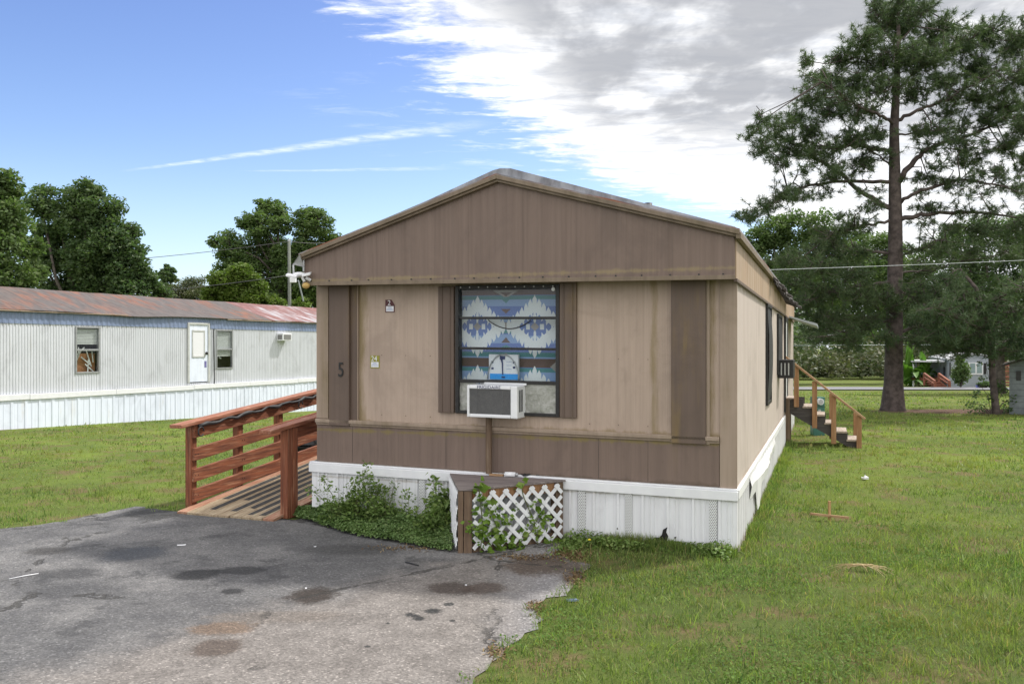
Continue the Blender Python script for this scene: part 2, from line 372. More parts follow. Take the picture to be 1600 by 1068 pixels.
def fn_perf(b):
    v = frame_vec(b, YAW); x, y, z = b.xyz(v)
    row = b.math('MULTIPLY', b.math('FLOOR', b.math('DIVIDE', z, .014)), .5)
    fx = b.math('SUBTRACT', b.math('FRACT', b.math('ADD', b.math('DIVIDE', x, .017), row)), .5); fz = b.math('SUBTRACT', b.math('FRACT', b.math('DIVIDE', z, .014)), .5)
    r = b.math('SQRT', b.math('ADD', b.math('MULTIPLY', fx, fx), b.math('MULTIPLY', fz, fz)))
    return b.mix(b.smooth(r, .36, .24), (.66, .67, .68), (.10, .10, .10))
M['perf'] = mat('perforated_vent', fn_perf, .5)
def glass_mat():
    m = bpy.data.materials.new('window_glass'); m.use_nodes = True; t = m.node_tree; t.nodes.clear(); b = NB(t)
    tr = b.new('ShaderNodeBsdfTransparent'); tr.inputs[0].default_value = (.93, .95, .96, 1)
    gl = b.new('ShaderNodeBsdfGlossy'); gl.inputs['Roughness'].default_value = .03
    fr = b.new('ShaderNodeLayerWeight'); fr.inputs[0].default_value = .5
    mx = b.new('ShaderNodeMixShader'); b.l.new(b.math('ADD', b.math('MULTIPLY', b.math('POWER', fr.outputs['Facing'], 4.), .5), .02), mx.inputs[0]); b.l.new(tr.outputs[0], mx.inputs[1]); b.l.new(gl.outputs[0], mx.inputs[2])
    o = b.new('ShaderNodeOutputMaterial'); b.l.new(mx.outputs[0], o.inputs[0]); return m
M['glass'] = glass_mat()
def leafy(name, c1, c2, c3, trans=.35, scale=.5, rough=.55, spec=.3):
    m = bpy.data.materials.new(name); m.use_nodes = True; t = m.node_tree; b = NB(t); p = t.nodes['Principled BSDF']
    oc = b.new('ShaderNodeTexCoord').outputs['Object']; ri = b.new('ShaderNodeNewGeometry').outputs['Random Per Island']
    n = b.noise(oc, scale, 3, .6)
    c = b.mix(b.smooth(n, .35, .65), c1, c2); c = b.mix(b.smooth(ri, .55, 1.), c, c3)
    b.l.new(c, p.inputs['Base Color']); p.inputs['Roughness'].default_value = rough; p.inputs['Specular IOR Level'].default_value = spec
    tl = b.new('ShaderNodeBsdfTranslucent'); b.l.new(b.mix(1., c, (1.05, 1.25, .65), 'MULTIPLY'), tl.inputs[0])
    mx = b.new('ShaderNodeMixShader'); mx.inputs[0].default_value = trans
    b.l.new(p.outputs[0], mx.inputs[1]); b.l.new(tl.outputs[0], mx.inputs[2]); b.l.new(mx.outputs[0], t.nodes['Material Output'].inputs[0]); return m
M['leaf_oak'] = leafy('oak_leaves', (.080, .13, .045), (.105, .158, .054), (.14, .185, .066), .42)
M['leaf_dark'] = leafy('dark_leaves', (.066, .112, .046), (.088, .134, .054), (.115, .155, .064), .42)
M['leaf_bright'] = leafy('bright_leaves', (.085, .135, .025), (.115, .17, .032), (.15, .19, .045))
M['leaf_brush'] = leafy('dry_brush_leaves', (.095, .105, .05), (.062, .088, .038), (.13, .125, .07), .25, .35)
M['leaf_weed'] = leafy('weed_leaves', (.13, .20, .055), (.155, .235, .06), (.20, .26, .08), .3, 4)
M['leaf_cover'] = leafy('ground_cover_leaves', (.11, .18, .060), (.13, .21, .065), (.17, .23, .085), .25, 5)
M['leaf_clover'] = leafy('clover_leaves', (.075, .14, .035), (.10, .17, .04), (.14, .21, .055), .3, 4, .85, .1)
M['leaf_vine'] = leafy('vine_leaves', (.12, .21, .030), (.16, .26, .035), (.20, .28, .06), .35, 6)
M['banana'] = leafy('banana_leaves', (.075, .16, .025), (.10, .20, .03), (.17, .27, .05), .35, .8)
M['needle'] = leafy('pine_needles', (.060, .098, .048), (.082, .122, .054), (.115, .145, .062), .28, .6, .5)
M['needle_young'] = leafy('young_pine_needles', (.062, .105, .052), (.085, .13, .06), (.115, .15, .07), .28, .6, .5)  # slightly lighter green of the young pine
M['bark_pine'] = noisy('pine_bark', (.125, .10, .092), (.055, .044, .042), 7, .9, bump=1.2, spec=.2)
M['bark'] = noisy('grey_bark', (.11, .095, .082), (.055, .047, .042), 9, .9, bump=.8, spec=.2)
M['stem'] = noisy('green_stem', (.12, .15, .05), (.10, .10, .045), 20, .7)
# ------------------------------------------------------------------ ground
def ground_material():
    def fn(b):
        v = b.oc; x, y, z = b.xyz(v)
        n1 = b.noise(v, .35, 5, .6); n2 = b.noise(v, 1.6, 5, .65); n3 = b.noise(v, 9, 5, .7); n4 = b.noise(v, 60, 3, .7)
        c = b.mix(b.smooth(n3, .3, .7), (.075, .115, .026), (.12, .155, .034))
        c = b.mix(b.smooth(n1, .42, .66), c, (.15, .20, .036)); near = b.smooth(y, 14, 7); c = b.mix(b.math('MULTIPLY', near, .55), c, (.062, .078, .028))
        c = b.mix(b.math('MULTIPLY', b.smooth(n2, .48, .66), .8), c, (.15, .105, .06))
        c = b.mix(b.math('MULTIPLY', b.smooth(n4, .45, .75), .5), c, (.05, .065, .018))
        # fallen needles under the pine and a strip of bare soil
        px_, py_ = 11.2, 24.2
        r = b.math('SQRT', b.math('ADD', b.math('POWER', b.math('MULTIPLY', b.math('SUBTRACT', x, px_ + 2.2), .32), 2), b.math('POWER', b.math('MULTIPLY', b.math('SUBTRACT', y, py_ - .1), .95), 2)))
        s = b.smooth(b.math('ADD', r, b.math('MULTIPLY', b.math('SUBTRACT', n2, .5), .9)), 1.25, .75)
        c = b.mix(s, c, b.mix(b.smooth(n4, .3, .7), (.10, .06, .042), (.17, .115, .085)))
        return c, b.bump(b.math('ADD', n4, n3), .6, .04), None
    return mat('lawn', fn, .95, spec=.1)
def make_ground():
    xs = np.unique(np.concatenate([np.arange(-24, 34.1, 1.), np.linspace(34, 120, 30), np.linspace(-24, -120, 30), [-900, -400, -200, 200, 400, 900]]))
    ys = np.unique(np.concatenate([np.arange(-8, 60.1, 1.), np.linspace(60, 140, 24), [-200, -60, 200, 300, 500, 900, 1500]]))
    X, Y = np.meshgrid(xs, ys); Z = gz(X, Y)
    v = np.stack([X, Y, Z], -1).reshape(-1, 3); nx = len(xs)
    i = np.arange(len(ys) - 1)[:, None] * nx + np.arange(nx - 1)[None]; i = i.ravel()
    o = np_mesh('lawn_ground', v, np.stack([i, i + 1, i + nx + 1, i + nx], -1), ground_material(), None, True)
    tag(o, 'green lawn ground with dry brown patches', None, None, 'structure')
make_ground()

def jag(poly, step, amp, seed):
    r = np.random.default_rng(seed); out = []
    for (a, c, j) in poly:
        pass
    n = len(poly)
    for k in range(n):
        a = np.array(poly[k][:2]); c = np.array(poly[(k + 1) % n][:2]); m = max(1, int(np.linalg.norm(c - a) / step)) if poly[k][2] else 1
        for i in range(m):
            p = a + (c - a) * i / m
            if poly[k][2] and i: p = p + r.normal(0, amp, 2)
            out.append(tuple(p))
    return out
def gp(px, py): p = gnd(px, py); return (p[0], p[1])
drive_raw = [(-.15, -3, 0), (-.15, 3.8, 1)] + [(*gp(*q), 1) for q in [(738, 1070), (768, 1035), (800, 1008), (850, 970), (828, 948), (886, 931), (908, 898), (925, 884), (868, 868)]]
drive_raw += [(*Hf((-1.45, -.06, 0))[:2], 0), (*Hf((-4.35, -.06, 0))[:2], 0), (*Hf((-4.4, -.15, 0))[:2], 0), (*Hf((-5.85, -.2, 0))[:2], 1)]
drive_raw += [(*gp(*q), 1) for q in [(212, 793), (150, 805), (100, 816), (40, 824), (0, 828), (-160, 846)]] + [(-8.6, 7.0, 0), (-9.5, -3, 0)]
DRIVE = jag(drive_raw, .09, .022, 3)
def in_poly(poly, x, y):
    P = np.array(poly); inside = np.zeros(len(x), bool); j = len(P) - 1
    for i in range(len(P)):
        c = ((P[i, 1] > y) != (P[j, 1] > y)) & (x < (P[j, 0] - P[i, 0]) * (y - P[i, 1]) / (P[j, 1] - P[i, 1] + 1e-12) + P[i, 0])
        inside ^= c; j = i
    return inside
STAINS = [(489, 932, 44, 13, (.035, .028, .024), .9), (705, 921, 40, 12, (.05, .037, .03), .75), (757, 920, 34, 11, (.055, .038, .03), .7),
          (348, 984, 52, 13, (.12, .075, .045), .6), (336, 1015, 44, 17, (.07, .052, .042), .75), (310, 899, 45, 9, (.022, .022, .023), .8),
          (378, 893, 50, 7, (.025, .025, .026), .75), (362, 925, 20, 6, (.022, .022, .023), .85), (210, 867, 55, 12, (.045, .05, .06), .7),
          (105, 897, 60, 9, (.03, .03, .032), .6), (75, 863, 40, 7, (.035, .032, .03), .6), (648, 963, 9, 3.5, (.025, .025, .025), .9), (676, 956, 15, 4.5, (.025, .025, .025), .9),
          (640, 962, 9, 3, (.03, .03, .03), .9), (655, 967, 12, 3.5, (.028, .028, .028), .9), (702, 945, 8, 3, (.03, .03, .03), .85), (707, 972, 5, 2, (.03, .03, .03), .85),
          (574, 1012, 6, 3, (.03, .03, .03), .85), (606, 975, 4, 2, (.03, .03, .03), .85), (250, 802, 55, 12, (.03, .03, .03), .8), (120, 925, 90, 14, (.045, .045, .048), .5),
          (850, 885, 75, 16, (.075, .056, .044), .85), (905, 905, 30, 14, (.08, .06, .046), .8), (860, 1005, 25, 10, (.13, .095, .07), .5), (545, 860, 80, 9, (.03, .03, .03), .5), (440, 965, 120, 10, (.13, .105, .085), .35)]
def asphalt():
    def fn(b):
        v = b.oc; x, y, z = b.xyz(v)
        n1 = b.noise(v, .9, 5, .6); n2 = b.noise(v, 4, 5, .65); n3 = b.noise(v, 60, 3, .7)
        vor = b.new('ShaderNodeTexVoronoi'); b.l.new(v, vor.inputs['Vector']); vor.inputs['Scale'].default_value = 85
        vc = b.xyz(vor.outputs['Color'])[0]
        s = b.math('ADD', b.math('MULTIPLY', x, -.78), b.math('MULTIPLY', y, .625))
        s = b.math('ADD', s, b.math('MULTIPLY', b.math('SUBTRACT', n2, .5), .5)); s = b.math('ADD', s, b.math('MULTIPLY', b.math('SUBTRACT', n1, .5), .9))
        dark = b.smooth(s, 4.55, 5.2)
        light = b.mix(b.smooth(n2, .3, .7), (.195, .178, .166), (.135, .122, .113))
        dk = b.mix(b.smooth(n2, .3, .75), (.112, .110, .111), (.070, .069, .072))
        dk = b.mix(b.math('MULTIPLY', b.smooth(n1, .46, .62), .75), dk, (.165, .16, .158)); dk = b.mix(b.math('MULTIPLY', b.smooth(b.noise(v, 1.9, 6, .7), .55, .66), .7), dk, (.042, .042, .044))
        c = b.mix(dark, light, dk)
        # bleached margin by the grass
        m = b.smooth(b.math('ADD', x, b.math('MULTIPLY', n2, .5)), -.05, .55)
        c = b.mix(b.math('MULTIPLY', m, .5), c, (.235, .235, .25))
        for (sx, sy, rx, ry, col, amt) in STAINS:
            p = gnd(sx, sy); rX = rx / FPX * p[1]; q = abs(gnd(sx, sy - ry)[1] - gnd(sx, sy + ry)[1]) / 2
            d = b.vmath('MULTIPLY', b.vmath('SUBTRACT', v, (p[0], p[1], 0)), (1 / rX, 1 / q, 0))
            r = b.math('ADD', b.vmath('LENGTH', d), b.math('MULTIPLY', b.math('SUBTRACT', n2, .5), 1.5))
            r = b.math('ADD', r, b.math('MULTIPLY', b.math('SUBTRACT', n3, .5), .9))
            c = b.mix(b.math('MULTIPLY', b.smooth(r, 1.15, .6), min(1., amt * 1.12)), c, col)
        sp = b.math('ADD', b.lin(vc, 0, 1, .68, 1.3), b.math('MULTIPLY', b.smooth(vc, .95, .97), .5))
        c = b.mix(1., c, sp, 'MULTIPLY')
        cr = b.new('ShaderNodeTexVoronoi', feature='DISTANCE_TO_EDGE'); cr.inputs['Scale'].default_value = .42
        b.l.new(b.vmath('ADD', v, b.scaled(b.new('ShaderNodeTexNoise').outputs['Color'], .0, .0, .0)), cr.inputs['Vector'])
        cd_ = b.math('ADD', cr.outputs['Distance'], b.math('MULTIPLY', b.math('SUBTRACT', b.noise(v, 3.2, 5, .7), .5), .14))
        crack = b.math('MULTIPLY', b.smooth(b.math('ABSOLUTE', cd_), .010, .002), b.smooth(n1, .42, .52))
        c = b.mix(b.math('MULTIPLY', crack, .75), c, (.03, .028, .025))
        return c, b.bump(b.math('ADD', b.math('MULTIPLY', vc, .7), b.math('SUBTRACT', n3, b.math('MULTIPLY', crack, 2.))), .7, .012), None
    return mat('worn_asphalt', fn, .85, spec=.35)
tag(MB().add([(p[0], p[1], .006) for p in DRIVE], [tuple(range(len(DRIVE) - 1, -1, -1))]).build('driveway', asphalt()),
    'worn stained asphalt driveway in front of the brown home', None, None, 'structure')
def make_road():
    vs = []; fs = []; xs = np.linspace(8, 70, 60)
    for x in xs:
        yc = 48.6 - (x - 16) * .02; w = 3.0 + 1.1 * float(sstep(14, 18, x) * (1 - sstep(21, 24, x)))
        for k, o in enumerate((-2.6, w)): y = yc + o; vs.append((x, y, float(gz(x, y)) + .05))
    for i in range(len(xs) - 1): fs.append((2 * i, 2 * i + 2, 2 * i + 3, 2 * i + 1))
    m = noisy('pale_asphalt', (.185, .185, .20), (.14, .14, .155), 3, .9)
    tag(MB().add(vs, fs).build('road', m), 'pale grey lane crossing the far lawn', None, None, 'structure')
make_road()

# ------------------------------------------------------------------ the brown home
HOME = thing('mobile_home', (R0[0], R0[1], 0), 'tan and brown single wide mobile home with low gable roof and white skirting', 'mobile home')
DEEP = 13.0
def ribbed(mb, P, t0, t1, zb, zt, pitch, prof):   # folded sheet: P(t, offset, z)
    ts = []; t = t0
    while t < t1 - 1e-6:
        for f, o in prof:
            if t + f * pitch < t1: ts.append((t + f * pitch, o))
        t += pitch
    ts.append((t1, prof[0][1])); vs = []
    for t, o in ts: vs += [P(t, o, zb(t) if callable(zb) else zb), P(t, o, zt(t) if callable(zt) else zt)]
    return mb.add(vs, [(2 * i, 2 * i + 2, 2 * i + 3, 2 * i + 1) for i in range(len(ts) - 1)])
wx0, wzt = F(713, 446); wx1, _ = F(875, 446); _, wzb = F(713, 643); wzb = F(794, 648)[1]; wzt = F(794, 445)[1]
XL = -4.21; WT = 2.50
def front_wall():
    mb = MB(Hm); mb.box(XL, wx0, 0, .07, .5, WT); mb.box(wx1, 0, 0, .07, .5, WT); mb.box(wx0, wx1, 0, .07, .5, wzb); mb.box(wx0, wx1, 0, .07, wzt, WT)
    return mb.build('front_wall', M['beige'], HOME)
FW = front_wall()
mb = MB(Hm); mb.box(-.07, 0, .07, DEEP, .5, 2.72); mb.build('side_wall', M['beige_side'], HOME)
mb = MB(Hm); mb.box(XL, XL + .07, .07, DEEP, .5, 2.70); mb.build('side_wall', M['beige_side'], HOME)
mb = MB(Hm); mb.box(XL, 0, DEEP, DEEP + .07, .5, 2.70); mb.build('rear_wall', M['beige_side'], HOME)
mb = MB(Hm); mb.box(XL + .1, -.1, .6, .65, .55, 2.6); mb.build('inner_partition', M['inside'], HOME)
OV = -.22
gl = [F(474, 441, OV), F(1148, 430, OV), F(1148, 366, OV), F(775, 284, OV), F(474, 399, OV)]
mb = MB(Hm); mb.prism(gl, OV, OV + .03)
GAB = mb.build('gable_panel', M['brown'], HOME, .003)
zb = (gl[0][1] + gl[1][1]) / 2
MB(Hm).prism([(gl[0][0] - .004, gl[0][1] - .035), (gl[1][0] + .004, gl[1][1] - .035), (gl[1][0] + .004, gl[1][1] + .004), (gl[0][0] - .004, gl[0][1] + .004)], OV - .014, OV - .002).build('gable_lip', M['roof_trim'], HOME, .003)
MB(Hm).box(XL, -.002, OV + .032, -.002, zb - .02, zb).build('soffit', M['roof_trim'], HOME)
# seams and screws in the gable
for px, y0, y1 in ((732, 300, 434), (583, 395, 437), (817, 296, 432), (989, 338, 431)):
    a = F(px, y0, OV); c = F(px, y1, OV); MB(Hm).box(a[0] - .0012, a[0] + .0012, OV - .001, OV + .01, c[1], a[1]).build('gable_seam', M['brown_trim'], HOME)
for i in range(19):
    x = gl[0][0] + .1 + i * (gl[1][0] - gl[0][0] - .2) / 18 + random.uniform(-.03, .03); z = gl[0][1] + (gl[1][1] - gl[0][1]) * (x - gl[0][0]) / (gl[1][0] - gl[0][0]) + .012
    MB(Hm).box(x - .007, x + .007, OV - .006, OV + .01, z - .007, z + .007).build('screw_head', M['black'], GAB)
# roof
ap = F(776, 276, OV - .05); el = F(470, 396, OV - .05); er = F(1150, 360, OV - .05)
ap = (ap[0], ap[1] + .03); el = (el[0] - .02, el[1] - .0); er = (er[0] + .03, er[1] + .015)
roofp = [el, ap, er, (er[0], er[1] - .03), (ap[0], ap[1] - .035), (el[0], el[1] - .03)]
ROOF = MB(Hm).prism(roofp, OV - .06, DEEP + .1).build('roof', M['roof'], HOME)
mb = MB(Hm)      # edge trim along the gable
def slope_strip(mb, a, c, dz0, dz1, y0, y1): mb.add([(a[0], y0, a[1] + dz0), (c[0], y0, c[1] + dz0), (c[0], y0, c[1] + dz1), (a[0], y0, a[1] + dz1), (a[0], y1, a[1] + dz0), (c[0], y1, c[1] + dz0), (c[0], y1, c[1] + dz1), (a[0], y1, a[1] + dz1)],
    [(0, 1, 2, 3), (7, 6, 5, 4), (0, 4, 5, 1), (1, 5, 6, 2), (2, 6, 7, 3), (3, 7, 4, 0)])
for a, c in ((el, ap), (ap, er)):
    slope_strip(mb, a, c, -.052, -.012, OV - .068, OV - .002); slope_strip(mb, a, c, -.075, -.05, OV - .045, OV - .002)
mb.build('roof_edge_trim', M['roof_trim'], HOME, .004)
mb = MB(Hm); mb.box(er[0] - .03, er[0] + .012, OV - .06, 7.2, er[1] - .085, er[1] - .032); mb.box(el[0] - .012, el[0] + .03, OV - .06, DEEP, el[1] - .085, el[1] - .032)
mb.build('eave_trim', M['roof_trim'], HOME, .004)
# ragged end of the roof over the side, torn felt edge
mb = MB(Hm); r = np.random.default_rng(5)
for k in range(26):
    y0 = 4.2 + k * .19; w = r.uniform(.10, .2); d = .10 + .16 * (k / 26) + r.uniform(-.03, .05); z = er[1] - .05 - .16 * k / 26
    mb.add([(.0, y0, z + .05), (.0, y0 + w, z + .05), (d, y0 + w, z - .05), (d, y0, z - .06), (.0, y0, z + .02), (.0, y0 + w, z + .02), (d, y0 + w, z - .085), (d, y0, z - .09)],
           [(0, 1, 2, 3), (7, 6, 5, 4), (0, 3, 7, 4), (1, 5, 6, 2), (2, 6, 7, 3)])
mb.build('broken_eave', M['dark_wood'], HOME)
MB(Hm).add([(.02, 10.2, 2.40), (.02, 11.9, 2.40), (.55, 11.9, 2.22), (.55, 10.2, 2.24), (.02, 10.2, 2.37), (.02, 11.9, 2.37), (.55, 11.9, 2.17), (.55, 10.2, 2.19)],
           [(0, 1, 2, 3), (7, 6, 5, 4), (0, 3, 7, 4), (1, 5, 6, 2), (2, 6, 7, 3)]).build('door_awning', M['wire_pale'], HOME)
am = (ap[0] + .06, ap[1] + .07); mb = MB(Hm)
mb.prism([(el[0] + .02, el[1] + .002), (ap[0], ap[1] + .002), (er[0] - .02, er[1] + .002), (er[0] - .04, er[1] + .022), ((ap[0] + er[0]) / 2, (ap[1] + er[1]) / 2 + .046), (ap[0] + .13, ap[1] + .045), (ap[0] + .02, ap[1] + .052), (ap[0] - .05, ap[1] + .038), ((ap[0] * 2 + el[0]) / 3, (ap[1] * 2 + el[1]) / 3 + .022), (el[0] + .05, el[1] + .010)][::-1], OV - .02, DEEP)
mb.build('roof_covering', rusty('grey_roof_covering', (.34, .35, .39), (.17, .175, .20), (.20, .075, .03), .12, YAW, 2.5, 1.2), HOME, .01)
rz = ap[1] + (er[1] - ap[1]) * (-.62 - ap[0]) / (er[0] - ap[0])
px_ = F(1013, 320, 2.2); MB(Hm).tube([(px_[0], 2.2, rz - .15), (px_[0], 2.2, px_[1] + .02)], .045, 12).build('vent_pipe', M['rubber'], ROOF, 0, True)
# side fascia
mb = MB(Hm); mb.box(.001, .022, OV + .03, DEEP, 2.36, er[1] - .04); mb.build('side_fascia', M['fascia_tan'], HOME, .003)
mb = MB(Hm); mb.box(XL - .03, XL - .004, OV + .03, DEEP, 2.40, el[1] - .04); mb.build('side_fascia', M['fascia_tan'], HOME, .003)
MB(Hm).box(.001, .03, OV + .03, DEEP, 2.335, 2.36).build('fascia_lip', M['brown_trim'], HOME)
# corner boards, brown band, ledge
MB(Hm).box(-.135, .012, -.022, -.001, .545, zb - .021).build('corner_board', M['tan_trim'], HOME, .003)
MB(Hm).box(XL - .012, XL + .13, -.022, -.001, 1.0, zb - .021).build('corner_board', M['tan_trim'], HOME, .003)
zl = F(497, 664)[1]
MB(Hm).box(XL - .01, -.14, -.016, -.001, .56, .955).build('lower_band', M['brown'], HOME, .002)
mb = MB(Hm); mb.box(XL - .012, -.138, -.05, -.001, .957, .995); mb.box(XL - .012, -.138, -.034, -.001, .935, .957); mb.build('ledge', M['tan_trim'], HOME, .006)
for px in (552, 698, 936, 1013): x = F(px, 710)[0]; MB(Hm).box(x - .0014, x + .0014, -.0175, -.0165, .565, .93).build('band_seam', M['black'], HOME)
# dark upright panels and shutters
def panel(px0, px1, pyt, pyb, name='trim_panel', d=.05, m='brown_trim'):
    a = F((px0 + px1) / 2, pyt)[1]; c = F((px0 + px1) / 2, pyb)[1]; x0 = F(px0, 540)[0]; x1 = F(px1, 540)[0]
    mb = MB(Hm); mb.box(x0, x1, -d, -.001, c, a)
    return mb, x0, x1, c, a
mb, x0, x1, c, a = panel(518, 549, 446, 664); mb.box(x1, x1 + .085, -.012, -.001, c, a); P5 = mb.build('trim_panel', M['brown_trim'], HOME, .004)
mb = MB(Hm); mb.box(x1 + .085, x1 + .093, -.03, -.001, c, a); mb.build('panel_edge', M['tan_trim'], P5)
mb, x0, x1, c, a = panel(1050, 1104, 431, 692); P6 = mb.build('trim_panel', M['brown_trim'], HOME, .004)
mb = MB(Hm); mb.box(x1 + .002, x1 + .03, -.03, -.001, c, a); mb.build('panel_edge', M['tan_trim'], P6)
def shutter(px0, px1, pyt, pyb):
    mb, x0, x1, c, a = panel(px0, px1, pyt, pyb, 'shutter', .035); w = x1 - x0
    for f in (.24, .76): mb.box(x0 + w * f - .006, x0 + w * f + .006, -.043, -.036, c, a)
    mb.build('shutter', M['brown_trim'], HOME, .004)
shutter(687, 711, 448, 644); shutter(876, 902, 441, 652)
for i in range(15):
    x = XL + .2 + i * .27
    if wx0 - .25 < x < wx1 + .25 or x > -.75 and x < -.3 or x < -3.75: continue
    for z in (1.66, 1.06): MB(Hm).box(x - .004, x + .004, -.004, -.0005, z - .004, z + .004).build('screw_head', M['brown_trim'], FW)
# the house number
x5, z5 = F(537, 578)
text('house_number', '5', .21, lambda x, y, z: Hm((x5 + x, -.056 - z, z5 + y)), M['black'], HOME, .003, .72)
# front window
WIN = MB(Hm); fw = .035
WIN.box(wx0, wx0 + fw, -.03, .06, wzb, wzt); WIN.box(wx1 - fw, wx1, -.03, .06, wzb, wzt); WIN.box(wx0 + fw, wx1 - fw, -.03, .06, wzt - .04, wzt); WIN.box(wx0 + fw, wx1 - fw, -.03, .06, wzb, wzb + .03)
zs = [F(794, q)[1] for q in (496.5, 544.5, 596)]
for z in zs[:2]: WIN.box(wx0 + fw, wx1 - fw, -.012, .04, z - .012, z + .012)
WIN.box(wx0 + fw, wx1 - fw, -.02, .05, zs[2] - .018, zs[2] + .012)
WIN = WIN.build('window', M['black'], HOME, .003)
tz = wzt - .04
for z in zs:
    zz = z + .012; MB(Hm).box(wx0 + fw, wx1 - fw, .012, .016, zz, tz).build('pane', M['glass'], WIN); tz = z - .012
acx0 = F(729.4, 601, -.22)[0]; acx1 = F(808.3, 605, -.22)[0]
r = np.random.default_rng(2)
def crumple(x0, x1, z0, z1):
    nx, nz = 12, 10; vs = [(x0 + (x1 - x0) * i / nx, .005 + r.normal(0, .004), z0 + (z1 - z0) * j / nz) for j in range(nz + 1) for i in range(nx + 1)]
    MB(Hm).add(vs, [(j * (nx + 1) + i, j * (nx + 1) + i + 1, (j + 1) * (nx + 1) + i + 1, (j + 1) * (nx + 1) + i) for j in range(nz) for i in range(nx)]).build('filler_board', M['insul'], WIN, 0, True)
crumple(wx0 + fw, acx0 - .0, wzb + .03, zs[2] - .018); crumple(acx1 + .0, wx1 - fw, wzb + .03, zs[2] - .018)
for i in range(11): x = wx0 + .06 + i * (wx1 - wx0 - .12) / 10; MB(Hm).box(x - .005, x + .005, -.034, -.028, wzt - .025, wzt - .015).build('screw_head', M['label_white'], WIN)
xr, zr = F(866, 450); MB(Hm).tube([(xr, -.036, zr - .012), (xr, -.028, zr - .012)], .018, 14).build('round_label', M['label_white'], WIN)
# stickers
def sticker(px, py, word, m, torn, lab):
    x, z = F(px, py); w, h = .052, .064; y = -.004
    poly = [(x - w, z - h), (x + w, z - h), (x + w, z + (.2 * h if torn else h)), (x + (.35 * w if torn else w), z + h), (x - w, z + h)]
    s = MB(Hm).prism(poly, y, -.0005).build('sticker', m, HOME); s['label'] = lab
    mb = MB(Hm); mb.box(x - w * .82, x + w * .82, y - .001, y, z - h * .85, z - h * .02); mb.build('sticker_panel', M['label_white'], s)
    mb = MB(Hm)
    for k in range(3): mb.box(x - w * (.75 - .2 * k), x + w * (.7 - .15 * k), y - .002, y - .0012, z - h * (.62 - .2 * k), z - h * (.54 - .2 * k))
    mb.build('sticker_print', M['ink'], s)
    text('sticker_number', word, .072, lambda a, c, e: Hm((x - .008 + a, y - .0015 - e, z + h * .47 + c)), M['label_white'], s, .0006)
sticker(586, 565, '24', M['olive'], False, 'olive square sticker with number 24 on the beige wall')
sticker(609.5, 478, '22' if False else '2', M['maroon'], True, 'torn dark red sticker high on the beige wall')
# skirting
SKP = [(0, 0), (.30, 0), (.33, .018), (.42, .018), (.45, 0), (.62, 0), (.635, .010), (.66, .010), (.675, 0), (.80, 0), (.815, .010), (.84, .010), (.855, 0)]
mb = MB(Hm); ribbed(mb, lambda t, o, z: (t, -.03 - o, z), -4.27, .012, -.08, .455, .225, SKP); SKF = mb.build('front_skirting', M['white'], HOME)
mb = MB(Hm); ribbed(mb, lambda t, o, z: (.012 + o, t, z), -.03, DEEP, -.15, .47, .225, SKP); SKS = mb.build('side_skirting', M['white_side'], HOME)
mb = MB(Hm); ribbed(mb, lambda t, o, z: (-4.27 - o, t, z), -.03, DEEP, -.15, .455, .225, SKP); mb.build('side_skirting', M['white_side'], HOME)
mb = MB(Hm); mb.box(-4.29, .02, -.062, -.018, .45, .535); mb.box(-4.29, .02, -.05, -.001, .535, .553); mb.build('skirting_rail', M['plastic'], HOME, .006)
MB(Hm).box(-.001, .03, -.017, DEEP, .46, .545).build('skirting_rail', M['white_side'], HOME, .004)
for px in (612, 659, 909, 982, 1114): x = F(px, 800, -.05)[0]; MB(Hm).box(x - .032, x + .032, -.047, -.03, -.02, .45).build('vent_strip', M['perf'], SKF)
def hole(px):
    pts = [F(*p, y=-.05) for p in px]; MB(Hm).prism([(x, z) for x, z in pts][::-1], -.0485, -.046).build('torn_hole', M['void_black'], SKF)  # flat black patch, the opening's darkness put into its colour
hole([(1017, 842), (1022, 838), (1030, 838), (1034, 834), (1036, 826), (1043, 822), (1041, 830), (1044, 836), (1042, 846), (1037, 848), (1033, 842), (1024, 845)])
hole([(1053, 838), (1057, 837), (1055, 841)]); hole([(963, 824), (965, 822), (966, 826)])
mb = MB(Hm); r = np.random.default_rng(11)      # peeled sheet along the side
vs = []
for i in range(25):
    y = 1.0 + i * .17; o = .03 + .05 * math.exp(-((i - 9) / 5) ** 2) + r.uniform(0, .012); lo = .30 - (.22 if 3 < i < 6 else 0) + r.uniform(-.03, .03)
    vs += [(.034, y, .50 + r.uniform(-.012, .012)), (o + .02, y, .42), (o, y, lo)]
mb.add(vs, [(3 * i + j, 3 * i + 3 + j, 3 * i + 4 + j, 3 * i + 1 + j) for i in range(24) for j in range(2)]); mb.build('peeled_sheet', M['white_side'], SKS)
